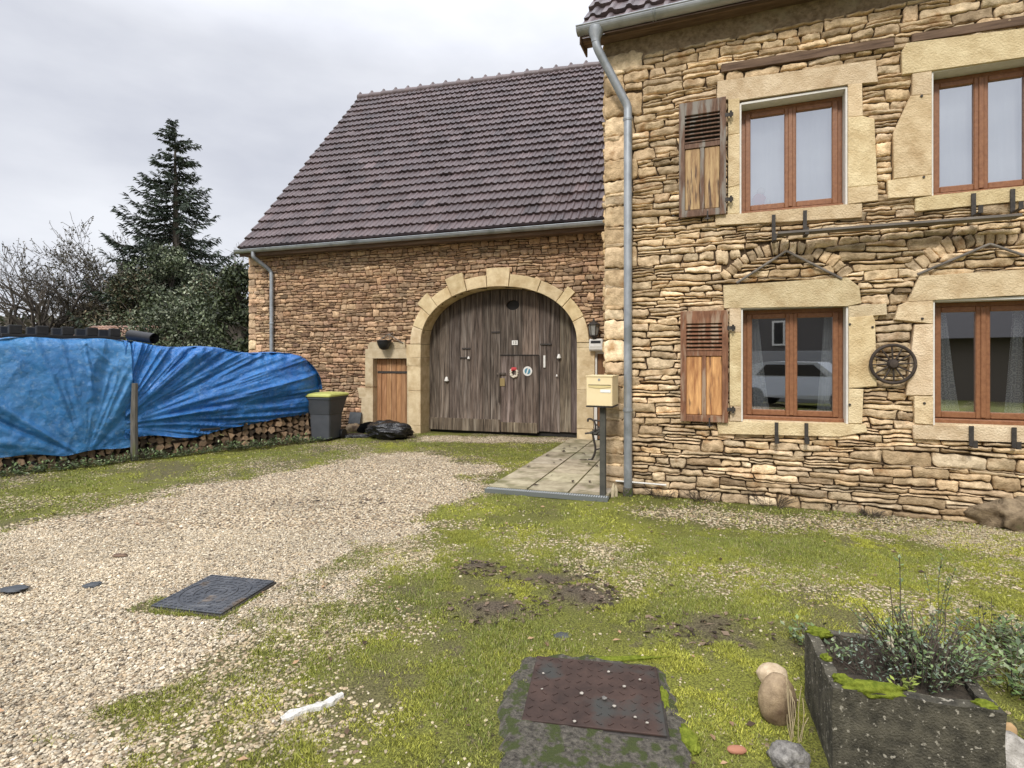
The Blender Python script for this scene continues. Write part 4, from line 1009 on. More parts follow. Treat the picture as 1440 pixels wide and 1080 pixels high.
# black rubbish bag
x, y = G(548, 617)
Mg = T((x, y-.02, .0)) @ RZ(-.3)
o = blob('rubbish_bag', m_bag, None, (.50, .34, .20), 5, .22, 2.6, 3, M=Mg @ T((0, 0, .17)), flat=-.17); tag(o, 'shiny black rubbish bag slumped in front of the small plank door', 'bag')
o = blob('black_cloth', m_bag, None, (.45, .16, .05), 4, .3, 3, 9, M=T((G(498, 616)[0], G(498, 616)[1]+.1, .03)), flat=-.03); tag(o, 'flat crumpled black plastic sheet lying left of the rubbish bag', 'plastic sheet')
# slate leaning on the wall
u, z = pb(500, 588, -.1); mb = MB(); mb.bbox(-.15, .15, -.012, .012, 0, .26, .004); o = mb.build('slate_tile', m_slate, M=B.M @ T((u, -.16, z-.12)) @ Matrix.Rotation(-.3, 4, 'X')); tag(o, 'grey square slate leaning against the barn wall right of the bin', 'slate')
o = blob('stone', m_cobble, None, (.18, .14, .12), 3, .2, 2, 4, M=T((B.wld(u, -.18)[0], B.wld(u, -.18)[1], .07))); tag(o, 'rounded brown stone under the leaning grey slate', 'stone')
o = blob('boulder', m_ashlar, None, (.28, .16, .16), 3, .15, 2, 6, M=T((B.wld(u+.42, -.16)[0], B.wld(u+.42, -.16)[1], .06))); tag(o, 'squat pale boulder at the foot of the small door left jamb', 'boulder')
# ------------------------------------------------------------------ woodpile with tarps
PA = [(-8.6, 5.55), (-6.98, 7.59), (-6.02, 8.83), (-4.05, 10.72), (-3.72, 11.05)]
def path(s):
    L = [math.dist(PA[i], PA[i+1]) for i in range(len(PA)-1)]; tot = sum(L)
    for i, l in enumerate(L):
        if s <= l or i == len(L)-1: t = s/l; a, b = PA[i], PA[i+1]; return (a[0]+(b[0]-a[0])*t, a[1]+(b[1]-a[1])*t)
        s -= l
Ls = [math.dist(PA[i], PA[i+1]) for i in range(len(PA)-1)]; LT = sum(Ls); sA = Ls[0]; sB = sA+Ls[1]; sC = sB+Ls[2]
def nrm(s):
    a = path(max(0, s-.25)); b = path(min(LT, s+.25)); dx, dy = b[0]-a[0], b[1]-a[1]; l = math.hypot(dx, dy); return (dy/l, -dx/l)   # outward (towards camera right)
# logs
log_vars = []
for i in range(10):
    mb = MB(); kk = random.choice((.14, .22, .35, .6, .95, 1.1)); mb.cc = (kk, kk*.92, kk*.84)
    n = random.choice((3, 3, 4, 5)); r = random.uniform(.055, .085); a0 = random.uniform(0, 6)
    ring = [(r*math.cos(a0+2*PI*k/n)*random.uniform(.8, 1.2), r*math.sin(a0+2*PI*k/n)*random.uniform(.7, 1.1)) for k in range(n)]
    vs = [(x, 0, z) for x, z in ring]+[(x*1.05, .45, z*1.05) for x, z in ring]; fs = [tuple(range(n)), tuple(range(2*n-1, n-1, -1))]+[(k, n+k, n+(k+1) % n, (k+1) % n) for k in range(n)]
    mb.add(vs, fs); me = mb.build('log', m_wood_log); log_vars.append(me.data); bpy.data.objects.remove(me)
first = True; s = .05; nl = 0
while s < LT-.02:
    n_ = nrm(s); px_, py_ = path(s); top = .30+(.30 if s > sB-.2 else .12)
    z = .06
    while z < top:
        o = bpy.data.objects.new('split_log', random.choice(log_vars)); C.objects.link(o)
        off = random.uniform(-.05, .03); x = px_-n_[0]*(.08-off); y = py_-n_[1]*(.08-off)
        o.matrix_world = T((x, y, z)) @ RZ(math.atan2(-n_[1], -n_[0])-PI/2+random.uniform(-.1, .1)) @ Matrix.Rotation(random.uniform(0, 6), 4, 'Y')
        tag(o, 'split firewood log with its pale end showing under the blue tarps', 'firewood', 'split logs at the bottom of the woodpile'); nl += 1
        z += random.uniform(.085, .12)
    s += random.uniform(.10, .135)
print('logs', nl)
# tarps
def tarp(name, s0, s1, ztop, zbot, m, label, foldf, endround=False, nx=260, nv=110, yoff=0.0, dep=.85):
    V = np.zeros((nv+1, nx+1, 3))
    for i in range(nx+1):
        s = s0+(s1-s0)*i/nx; p = path(s); n_ = nrm(s); zt = ztop(s); zb = zbot(s)
        for j in range(nv+1):
            t = j/nv
            if t < .72:
                q = t/.72; h = q*(zt-zb); z = zb+h; d = 0.0+.05*math.sin(q*PI)-.0
                back = 0.0; cr = max(0, (q-.9)/.1); back = cr*cr*.06
                fo, fz = foldf(s, z, q); o_ = d+fo+yoff; xx = p[0]+n_[0]*(o_-back); yy = p[1]+n_[1]*(o_-back); zz = z-cr*cr*.02+fz
            elif t < .9:
                q = (t-.72)/.18; zz = zt-.02+.03*math.sin(q*PI)+.03*(float(fbm(s*3, q*3, 31))-.5)-q*.02; back = .06+q*dep; xx = p[0]-n_[0]*back; yy = p[1]-n_[1]*back
            else:
                q = (t-.9)/.1; zz = zt-.03-q*(zt*.6); xx = p[0]-n_[0]*(dep+.07+.02*q); yy = p[1]-n_[1]*(dep+.07+.02*q)
            V[j, i] = (xx, yy, zz)
    idx = np.arange((nv+1)*(nx+1)).reshape(nv+1, nx+1)
    Fs = np.stack([idx[:-1, :-1], idx[:-1, 1:], idx[1:, 1:], idx[1:, :-1]], -1).reshape(-1, 4)
    base = V.reshape(-1, 3).mean(0); base[2] = 0
    o = bulk(name, V.reshape(-1, 3)-base, Fs, m, smooth=True, M=T(tuple(base)))
    return tag(o, label, 'tarp', 'blue tarps over the woodpile')
def zt1(s): return 1.90+.03*math.sin(s*2.3)+.02*math.sin(s*7)
def zt2(s):
    t = (s-sB)/(LT-sB); z = 1.88-.23*t+.025*math.sin(s*5)
    e = max(0, (s-(LT-.55))/.55); return z-.62*(1-math.sqrt(max(0, 1-e*e)))
def zb1_(s): return .22-.10*(s-sA)/(sB-sA)*.6+.05*abs(math.sin(s*1.9))+.015*math.sin(s*9)
def zb2_(s): t = (s-sB)/(sC-sB); return .36+.16*max(0, t)**2+.02*math.sin(s*6)-.09*math.exp(-((t-.35)/.2)**2)
def ridge(x): return 1-abs(2*(x-math.floor(x))-1)
def fold1(s, z, q):
    qs, qz = sA+.95*0+(sB-sA)*.62, .10
    a = math.atan2(z-qz, s-qs); r = math.hypot(s-qs, z-qz)
    f = .0
    f += (float(fbm(a*3.2, 2.0, 41, 2))-.5)*.16*min(r, 1.0)
    f -= .05*math.exp(-((a-2.55)/.035)**2)*min(1, r*1.5) 
    f += .07*math.exp(-((a-2.43)/.05)**2)*min(1, r*1.5)
    f += .03*math.exp(-((a-1.9)/.03)**2)*min(1, r)
    a2 = math.atan2(1.85-z, s-(sA+(sB-sA)*.6)); r2 = math.hypot(s-(sA+(sB-sA)*.6), z-1.85)
    f += .035*math.exp(-((a2-.75)/.06)**2)*max(0, 1-r2/1.3)+.03*math.exp(-((a2-1.45)/.05)**2)*max(0, 1-r2/1.6)
    f += (float(fbm(s*5, z*5, 44, 3))-.5)*.022-abs(float(vn(s*3+z*6, z*2-s*5, 45))-.5)*.035-abs(float(vn(a*13, r*1.3, 46))-.5)*.07*min(1, r)
    return f, 0
def fold2(s, z, q):
    qs, qz = sB-.25, .55
    a = math.atan2(z-qz, s-qs); r = math.hypot(s-qs, z-qz)
    n1 = float(fbm(a*9+r*.25, r*.35, 51, 3))-.5
    f = n1*.24*min(1, .25+r*.5)
    rg = float(vn(a*22, r*.6, 55)); f += (abs(rg-.5)*-.15+.03)*min(1, r*.8)+(abs(float(vn(a*47, r*1.1, 57))-.5)*-.05)*min(1, r*.6)
    f += (float(fbm(s*6, z*6, 54, 2))-.5)*.03
    if q > .8: f += .025*math.sin(s*23+3*math.sin(s*5))*(q-.8)*5
    e = max(0, (s-(LT-.5))/.5); f -= .35*e*e
    return f*(1-.3*e), 0
tarp('faded_blue_tarp', 0, sB-.02, zt1, zb1_, m_tarp1, 'faded pale blue tarp over the woodpile, left of the wooden post', fold1)
tarp('bright_blue_tarp', sB-.10, LT, zt2, zb2_, m_tarp2, 'darker shiny blue tarp over the woodpile, right of the wooden post', fold2, yoff=-.012, nx=320)
# post at the seam
n_ = nrm(sB); p = path(sB)
mb = MB(); mb.tube([(0, 0, 0), (-.01, 0, .7), (.005, 0, 1.22)], [.055, .05, .042], 8)
o = mb.build('wooden_post', m_wpost, M=T((p[0]+n_[0]*.12, p[1]+n_[1]*.12, 0))); tag(o, 'weathered wooden post standing where the two blue tarps meet', 'post')
mb = MB(); mb.bbox(-.15, .15, -.03, .03, -.02, .02, .004); s = sB+1.1; p = path(s); n_ = nrm(s)
o = mb.build('board_offcut', m_black, M=T((p[0]+n_[0]*.09, p[1]+n_[1]*.09, .40)) @ RZ(math.atan2(n_[1], n_[0])+PI/2)); tag(o, 'short dark board caught in the lower hem of the shiny blue tarp', 'board')
# black pallet lying on the left tarp
s0, s1 = sA+.10, sB-.12; a = path(s0); b = path(s1)
an = math.atan2(b[1]-a[1], b[0]-a[0]); Lp = math.dist(a, b)
o = thing('plastic_pallet', 'black upturned plastic pallet with five block feet lying on the faded blue tarp', 'pallet', T((a[0]-.10, a[1]+.05, 1.93)) @ RZ(an))
m_pallet = mat('pallet_plastic', (.006, .006, .007), (.016, .016, .018), 9, .7, .2)
mb = MB(); mb.bbox(-.05, Lp+.05, -.03, .03, -.02, .025, .005); mb.bbox(-.05, Lp+.05, .55, .61, -.01, .03, .005); mb.build('runner', m_pallet, o)
for i in range(5):
    mb = MB(); x = .03+i*(Lp-.16)/4
    mb.bbox(x, x+.14, -.03, .07, .026, .15, .008); mb.build('foot_block', m_pallet, o); mb = MB(); mb.bbox(x, x+.14, .5, .6, .031, .15, .008); mb.build('foot_block', m_pallet, o)
# roofed wall far behind & rolled dark mat
s = sB+.20; p = path(s); n_ = nrm(s)
mb = MB(); mb.tube([(-.28, 0, 0), (.28, 0, 0)], .085, 20, False); mb.tube([(-.279, 0, 0), (.279, 0, 0)], .06, 20, False)
mb.lathe([(.085, 0), (.06, .0001)], (0, 0, 0), 4) if False else None
o = mb.build('black_drum', m_black, M=T((p[0]-n_[0]*.35, p[1]-n_[1]*.35, 1.97)) @ RZ(math.radians(-20)) @ Matrix.Rotation(.12, 4, 'Y'), smooth=True); tag(o, 'short black open ended tube lying on top of the shiny blue tarp', 'tube')
d = 20; x0, _, z0 = c2w(114, 466, d); x1, _, z1 = c2w(182, 456, d)
o = thing('shed', 'low tiled shed roof showing behind the tarps under the ivy clad trees', 'shed', T((x0, d, 0)))
mb = MB(); mb.box(0, 2.2, 0, 1.6, 0, 2.45); mb.build('wall', m_render, o)
tiled('roof', o, (-.2, -.25, 2.40), (2.4, -.25, 2.40), (-.2, .85, 2.85), (2.4, .85, 2.85), 5, .3, m_tile, ribs=2, cols=[S(150, 120, 100), S(120, 95, 80)])
# ------------------------------------------------------------------ ground
gp = [G(*p) for p in ((-40, 772), (0, 757), (130, 716), (300, 680), (420, 655), (520, 641), (600, 637), (690, 655), (680, 690), (620, 722), (560, 755), (480, 790), (400, 815), (350, 860), (270, 915), (215, 990), (190, 1080))]+[(-1.3, .5), (-1.2, -9), (-16, -9), (-16, 3.2)]
mixp = [G(*p) for p in ((400, 815), (560, 762), (600, 790), (500, 850), (470, 950), (520, 1080), (190, 1080), (215, 990), (300, 890))]+[(-1.0, 0), (-.5, 0)][:0]
wallp = [G(*p) for p in ((900, 712), (1180, 722), (1440, 745), (1600, 770), (1600, 830), (1440, 780), (1200, 756), (1000, 742), (900, 725))]
midp = [G(*p) for p in ((820, 755), (900, 758), (930, 790), (880, 815), (820, 790))]
frontp = [G(*p) for p in ((590, 613), (820, 616), (815, 622), (700, 624), (585, 622))]
dirt = [(G(695, 857), .30, .17), (G(812, 838), .24, .22), (G(672, 800), .16, .13), (G(985, 885), .35, .18), (G(465, 706), .5, .22), (G(780, 812), .3, .2)]
lid1 = [G(*p) for p in ((757, 925), (925, 938), (935, 1033), (730, 1015))]
lid2 = [G(*p) for p in ((207, 853), (310, 861), (391, 816), (297, 810))]
def gmask(x, y):
    x = np.asarray(x, float); y = np.asarray(y, float)
    n = (fbm(x*1.7, y*1.7, 61, 4)-.5); n2 = fbm(x*5, y*5, 67, 3)-.5
    g = np.clip((sdist(x, y, gp)+n*1.1+n2*.35)/.45+.5, 0, 1)
    mxx = np.clip((sdist(x, y, mixp)+n*1.2)/.6+.5, 0, 1)*.62*(.45+1.1*fbm(x*2.6, y*2.6, 71, 3))
    w = np.clip((sdist(x, y, wallp)+n*.7)/.35+.5, 0, 1)*.62; m2 = np.clip((sdist(x, y, midp)+n*.8)/.4+.5, 0, 1)*.5
    fr = np.clip((sdist(x, y, frontp)+n*.4)/.25+.5, 0, 1)*.9
    base = np.clip((fbm(x*1.4+9, y*1.4, 73, 4)-.54)*1.8, 0, .26)
    g = np.maximum.reduce([g, mxx, w, m2, fr, base])
    near = np.maximum(sdist(x, y, lid2), sdist(x, y, lid1)+.02); g = np.where((near > -.085+n2*.1) & (y < 3.75+.25*(x+2.2)+(x > -1)*5), g*.08, g)
    d = np.zeros_like(g)
    for (c, rx, ry) in dirt:
        r = np.hypot((x-c[0])/rx, (y-c[1])/ry); d = np.maximum(d, np.clip(1.25-r+n2*1.6, 0, 1))
    d = np.maximum(d, np.clip((fbm(x*1.1, y*1.1, 79, 4)-.62)*5, 0, .6)*(g < .5))
    yel = np.clip((fbm(x*1.3+3, y*1.3, 83, 4)-.44)*5, 0, 1)
    yel = np.maximum(yel*.9, np.clip(1.35-np.hypot((x-2.9)/1.9, (y-3.7)/1.5)+n*1.5, 0, 1)); yel = np.maximum(yel, np.clip(1.3-np.hypot((x-.95)/.9, (y-2.7)/.5)+n*1.5, 0, 1))
    yel = yel*np.clip(np.hypot((x-.2)/1.0, (y-4.3)/.7)+n*1.5, .1, 1)
    yel = yel*np.where(x < -2.5, .45, .85)*(.55+.8*fbm(x*3.1, y*3.1, 119, 3))
    return g, d, np.clip(yel, 0, 1)
def gz(x, y):
    g, d, yv = 0, 0, 0
    z = (fbm(np.asarray(x)*.9, np.asarray(y)*.9, 91, 3)-.5)*.05
    for (c, rx, ry) in dirt[:3]:
        r = np.hypot((x-c[0])/rx, (y-c[1])/ry); z = z+.035*np.exp(-r*r*1.5)
    rr = np.hypot(np.asarray(x), np.asarray(y)-6); return z*np.clip(1-(rr-14)/10, 0, 1)
def axis(lo, hi, f0, f1, fine, coarse):
    a = list(np.arange(f0, f1, fine)); st = fine; v = f0
    while v > lo: st = min(st*1.18, coarse); v -= st; a.insert(0, v)
    st = fine; v = f1
    while v < hi: a.append(v); st = min(st*1.18, coarse); v += st
    return np.array(a+[hi])
gx = axis(-200, 200, -8.5, 5.5, .045, 15); gy = axis(-120, 260, 1.6, 13.5, .045, 15)
X, Y = np.meshgrid(gx, gy); g, d, yl = gmask(X, Y); Z = gz(X, Y)
V = np.stack([X, Y, Z], -1).reshape(-1, 3); idx = np.arange(X.size).reshape(X.shape)
Fs = np.stack([idx[:-1, :-1], idx[:-1, 1:], idx[1:, 1:], idx[1:, :-1]], -1).reshape(-1, 4)
def groundmat():
    m, nt, b = nodes('yard_ground'); N = nt.nodes.new; L = nt.links.new
    tc = N('ShaderNodeTexCoord'); at = N('ShaderNodeAttribute'); at.attribute_name = 'Col'
    sp = N('ShaderNodeSeparateColor'); L(at.outputs['Color'], sp.inputs[0])
    wob = N('ShaderNodeTexNoise'); wob.inputs['Scale'].default_value = 40; L(tc.outputs['Object'], wob.inputs[0])
    vm = N('ShaderNodeVectorMath'); vm.operation = 'MULTIPLY_ADD'; vm.inputs[1].default_value = (.012, .012, .0); L(wob.outputs['Color'], vm.inputs[0]); L(tc.outputs['Object'], vm.inputs[2])
    v = N('ShaderNodeTexVoronoi'); v.inputs['Scale'].default_value = 46; L(vm.outputs[0], v.inputs['Vector'])
    sc = N('ShaderNodeSeparateColor'); L(v.outputs['Color'], sc.inputs[0])
    def math_(op, a, b_=None, c=None):
        n = N('ShaderNodeMath'); n.operation = op
        for i, q in enumerate((a, b_, c)):
            if q is None: continue
            if isinstance(q, (int, float)): n.inputs[i].default_value = q
            else: L(q, n.inputs[i])
        return n.outputs[0]
    def mix(f, a, b_):
        n = N('ShaderNodeMix'); n.data_type = 'RGBA'
        if isinstance(f, float): n.inputs[0].default_value = f
        else: L(f, n.inputs[0])
        for i, q in ((6, a), (7, b_)):
            if isinstance(q, tuple): n.inputs[i].default_value = (*q, 1)
            else: L(q, n.inputs[i])
        return n.outputs[2]
    isp = math_('LESS_THAN', sc.outputs[0], math_('MULTIPLY', sp.outputs[0], 1.02))
    rp = N('ShaderNodeValToRGB'); L(sc.outputs[1], rp.inputs[0]); e = rp.color_ramp.elements
    e[0].color = (*S(150, 128, 100), 1); e[1].color = (*S(224, 210, 184), 1); e[1].position = .9
    q = e.new(.35); q.color = (*S(190, 168, 136), 1); q = e.new(.6); q.color = (*S(205, 182, 150), 1); q = e.new(.12); q.color = (*S(120, 105, 90), 1)
    pebmask = math_('MULTIPLY', isp, math_('LESS_THAN', v.outputs['Distance'], .62))
    n1 = N('ShaderNodeTexNoise'); n1.inputs['Scale'].default_value = 95; n1.inputs['Detail'].default_value = 5; n1.inputs['Roughness'].default_value = .8; L(tc.outputs['Object'], n1.inputs[0])
    n2 = N('ShaderNodeTexNoise'); n2.inputs['Scale'].default_value = 4; n2.inputs['Detail'].default_value = 8; n2.inputs['Roughness'].default_value = .7; L(tc.outputs['Object'], n2.inputs[0])
    rg = N('ShaderNodeValToRGB'); L(n1.outputs['Fac'], rg.inputs[0]); e = rg.color_ramp.elements; e[0].position = .36; e[1].position = .62; e[0].color = (.018, .016, .008, 1); e[1].color = (.22, .225, .05, 1)
    ry = N('ShaderNodeValToRGB'); L(n1.outputs['Fac'], ry.inputs[0]); e = ry.color_ramp.elements; e[0].position = .34; e[1].position = .62; e[0].color = (.024, .022, .008, 1); e[1].color = (.32, .33, .055, 1)
    green = mix(sp.outputs[2], rg.outputs[0], ry.outputs[0])
    rs = N('ShaderNodeValToRGB'); L(n1.outputs['Fac'], rs.inputs[0]); e = rs.color_ramp.elements; e[0].position = .38; e[1].position = .66; e[0].color = (.03, .022, .014, 1); e[1].color = (.20, .16, .115, 1)
    soilf = math_('GREATER_THAN', n2.outputs['Fac'], .60)
    soilf = math_('MULTIPLY', soilf, .6)
    gr2 = mix(soilf, green, rs.outputs[0]); 
    gr3 = mix(sp.outputs[1], gr2, rs.outputs[0])
    # under gravel the gaps are brown grit
    grit = mix(math_('MULTIPLY', sp.outputs[0], 1.0), gr3, rs.outputs[0])
    col = mix(pebmask, grit, rp.outputs[0]); L(col, b.inputs['Base Color'])
    b.inputs['Roughness'].default_value = .9; b.inputs['Specular IOR Level'].default_value = .2
    hp = math_('MULTIPLY', pebmask, math_('SUBTRACT', 1.0, v.outputs['Distance'])); hh = math_('ADD', hp, math_('MULTIPLY', n1.outputs['Fac'], .8))
    bp = N('ShaderNodeBump'); bp.inputs['Strength'].default_value = .9; bp.inputs['Distance'].default_value = .014; L(hh, bp.inputs['Height']); L(bp.outputs[0], b.inputs['Normal'])
    return m
m_ground = groundmat()
o = bulk('ground', V, Fs, m_ground, None, np.stack([g.ravel(), d.ravel(), yl.ravel()], -1), smooth=True); tag(o, kind='structure')
# keep-out shapes for scatter
slabpoly = [FL, FR, (2.6, 10.5), BLw]
conc = [G(*p) for p in ((735, 925), (770, 918), (930, 935), (960, 985), (985, 1080), (1000, 1140), (690, 1140), (690, 1060), (700, 985))]
def visible(x, y):
    r = x/np.maximum(y, .1); return (np.abs(r) < 1.02) & (y > 1.9)
tro = [G(1113, 1062), G(1440, 1120, 0)]
TR0 = None
# trough geometry: rim corners seen in the picture lie at z = .33
zr = .34
tc_ = [G(1122, 880, zr), G(1375, 905, zr), G(1415, 1003, zr), G(1171, 966, zr)]
print('trough', tc_)
a = Vector(tc_[3]); b = Vector(tc_[2]); c = Vector(tc_[0])
ux_ = (b-a).normalized(); vx_ = Vector((-ux_.y, ux_.x)); Lt = (b-a).length; Wt = (c-a).dot(vx_); sk = (c-a).dot(ux_)
tropoly = [tuple(a-vx_*.03-ux_*.03), tuple(b+ux_*.03-vx_*.03), tuple(b+vx_*(Wt+.03)+ux_*.03), tuple(a+vx_*(Wt+.03)-ux_*.03)]
def keep(x, y):
    k = np.ones(x.shape, bool)
    for p, mg in ((slabpoly, .02), (lid1, .0), (lid2, .0), (tropoly, .0)): k &= sdist(x, y, p) < -mg
    # in front of the facades only
    k &= ((x-H.o[0])*H.n[0]+(y-H.o[1])*H.n[1] < -.02) | ((x-H.o[0])*H.u[0]+(y-H.o[1])*H.u[1] < 0)
    k &= ((x-B.o[0])*B.n[0]+(y-B.o[1])*B.n[1] < -.02)
    return k
# pebbles
def scatter(n, y0, y1):
    # even density over the seen wedge
    u = rng.random(n); y = np.sqrt(y0*y0+u*(y1*y1-y0*y0)); x = rng.uniform(-1.0, 1.0, n)*y; return x, y
import bmesh as _bm
bm = _bm.new(); _bm.ops.create_icosphere(bm, subdivisions=1, radius=1); bm.verts.ensure_lookup_table()
IV = np.array([v.co[:] for v in bm.verts]); IF = np.array([[v.index for v in f.verts] for f in bm.faces]); bm.free()
OV = np.array([(1, 0, 0), (0, 1, 0), (-1, 0, 0), (0, -1, 0), (0, 0, 1), (0, 0, -1)], float); OF = np.array([(0, 1, 4), (1, 2, 4), (2, 3, 4), (3, 0, 4), (1, 0, 5), (2, 1, 5), (3, 2, 5), (0, 3, 5)])
def pebbles(n, y0, y1, rmin, rmax, sv, sf, name, dens=1.0, lowcov=.10):
    x, y = scatter(n, y0, y1); g, d, yl = gmask(x, y); k = keep(x, y) & (rng.random(n) < np.maximum(g*dens*(g > .06), lowcov*(d < .5)))
    incon = sdist(x, y, conc) > 0; k &= ~(incon & (rng.random(n) > .06))
    x, y, g = x[k], y[k], g[k]; n = len(x); r = rng.triangular(rmin, rmin*1.3, rmax, n)
    sc = np.stack([r*rng.uniform(.7, 1.3, n), r*rng.uniform(.7, 1.2, n), r*rng.uniform(.4, .8, n)], -1)
    a = rng.uniform(0, 2*PI, n); tl = rng.normal(0, .35, n)
    P = sv[None]*(1+rng.uniform(-.22, .22, (n, len(sv), 1)))*sc[:, None]
    P2 = P.copy(); P2[..., 1] = P[..., 1]*np.cos(tl)[:, None]-P[..., 2]*np.sin(tl)[:, None]; P2[..., 2] = P[..., 1]*np.sin(tl)[:, None]+P[..., 2]*np.cos(tl)[:, None]
    Q = P2.copy(); Q[..., 0] = P2[..., 0]*np.cos(a)[:, None]-P2[..., 1]*np.sin(a)[:, None]; Q[..., 1] = P2[..., 0]*np.sin(a)[:, None]+P2[..., 1]*np.cos(a)[:, None]
    Q[..., 0] += x[:, None]; Q[..., 1] += y[:, None]; Q[..., 2] += (gz(x, y)+sc[:, 2]*.5)[:, None]
    Fs = (sf[None]+(np.arange(n)*len(sv))[:, None, None]).reshape(-1, 3)
    pc = pal([S(178, 162, 134), S(204, 192, 168), S(142, 128, 106), S(188, 168, 138), S(100, 92, 82), S(230, 222, 204)], n, .24)*((.78+.4*fbm(x*1.6, y*1.6, 111, 3))*np.where(g < .65, .80, 1))[:, None]*np.where((g < .65)[:, None], np.array([1, .99, .88]), 1)
    print(name, n)
    o = bulk(name, Q.reshape(-1, 3), Fs, m_peb, None, np.repeat(pc, len(sv), 0), smooth=False); return o
m_peb = mat('pebble', (.85, .85, .85), (1.08, 1.07, 1.05), 90, .85, 0, attr=True, spec=.2)
tag(pebbles(175000, 1.9, 5.2, .0035, .0115, IV, IF, 'near_gravel', lowcov=.022), kind='stuff')
tag(pebbles(120000, 5.2, 12.5, .008, .017, OV, OF, 'far_gravel', lowcov=.05), kind='stuff')
# grass
def grass(n, y0, y1, hmin, hmax, w, name):
    x, y = scatter(n, y0, y1); g, d, yl = gmask(x, y); tuft = fbm(x*2.2, y*2.2, 95, 3)
    pr = np.clip(1-g*1.25, 0, 1)*np.clip(1-d*1.3, 0, 1)*np.clip(.30+(tuft-.45)*4, .12, 1); incon = sdist(x, y, conc) > 0
    k = keep(x, y) & (rng.random(n) < pr) & ~(incon & (rng.random(n) > .04))
    x, y, yl, tuft = x[k], y[k], yl[k], tuft[k]; n = len(x)
    h = rng.uniform(hmin, hmax, n)*(.5+.7*np.clip((tuft-.45)*4, 0, 1))*(1-.55*yl)
    a = rng.uniform(0, 2*PI, n); le = rng.uniform(.1, .9, n)*h; la = rng.uniform(0, 2*PI, n); ww = w*rng.uniform(.6, 1.3, n)
    z = gz(x, y)-.003; ca, sa = np.cos(a)*ww, np.sin(a)*ww
    lx, ly = np.cos(la)*le, np.sin(la)*le
    p0 = np.stack([x-ca, y-sa, z], -1); p1 = np.stack([x+ca, y+sa, z], -1); p2 = np.stack([x+ca*.7+lx*.4, y+sa*.7+ly*.4, z+h*.6], -1); p3 = np.stack([x-ca*.7+lx*.4, y-sa*.7+ly*.4, z+h*.6], -1); p4 = np.stack([x+lx, y+ly, z+h], -1)
    V = np.stack([p0, p1, p2, p3, p4], 1).reshape(-1, 3)
    i = np.arange(n)*5; Fs = np.concatenate([np.stack([i, i+1, i+2], -1), np.stack([i, i+2, i+3], -1), np.stack([i+3, i+2, i+4], -1)])
    c = pal([(.16, .20, .04), (.22, .27, .06), (.30, .31, .09), (.09, .12, .03)], n, .25); c2 = pal([(.30, .34, .05), (.22, .27, .04), (.40, .39, .12)], n, .3)
    c = c*(1-yl[:, None])+c2*yl[:, None]; dry = rng.random(n) < .14; c[dry] = (.42, .36, .20)
    print(name, n)
    return bulk(name, V, Fs, m_grass, None, np.repeat(c, 5, 0), smooth=False)
m_grass = mat('grass_blade', (.9, .9, .9), (1.1, 1.1, 1.1), 30, .7, 0, attr=True, spec=.2)
tag(grass(330000, 1.9, 5.0, .012, .032, .0017, 'near_grass'), kind='stuff')
tag(grass(260000, 5.0, 12.6, .014, .036, .0035, 'far_grass'), kind='stuff')
def moss_cover(n, y0, y1, h, w, name):
    x, y = scatter(n, y0, y1); g, d, yl = gmask(x, y); cl = fbm(x*9, y*9, 101, 3); big = fbm(x*2.3, y*2.3, 103, 3)
    pr = np.clip(1.1-g*1.15, 0, 1)*np.clip(1-d*1.2, 0, 1)*np.clip((cl-.43)*9, .03, 1)
    k = keep(x, y) & (rng.random(n) < pr) & ~((sdist(x, y, conc) > 0) & (fbm(x*22, y*22, 107, 2) < .50)); x, y, yl, cl, big = x[k], y[k], yl[k], cl[k], big[k]; n = len(x)
    hh = h*rng.uniform(.5, 1.3, n)*(.4+3.6*np.clip(cl-.4, 0, .4)); a = rng.uniform(0, 2*PI, n); la = rng.uniform(0, 2*PI, n); le = hh*rng.uniform(.2, 1.3, n); z = gz(x, y)-.002
    ca, sa = np.cos(a)*w, np.sin(a)*w
    V = np.stack([np.stack([x-ca, y-sa, z], -1), np.stack([x+ca, y+sa, z], -1), np.stack([x+np.cos(la)*le, y+np.sin(la)*le, z+hh], -1)], 1).reshape(-1, 3)
    t = np.clip(yl*.75+(big-.5)*1.2, 0, 1)[:, None]
    c = pal([(.19, .21, .035), (.28, .30, .06), (.10, .12, .025), (.38, .36, .10)], n, .4)*(1-t)+pal([(.46, .46, .05), (.35, .37, .04), (.58, .54, .13), (.17, .17, .03)], n, .42)*t
    print(name, n); return bulk(name, V, np.arange(n*3).reshape(-1, 3), m_grass, None, np.repeat(c, 3, 0))
tag(moss_cover(1250000, 1.9, 5.2, .011, .0026, 'near_moss'), kind='stuff')
tag(moss_cover(450000, 5.2, 12.6, .014, .006, 'far_moss'), kind='stuff')
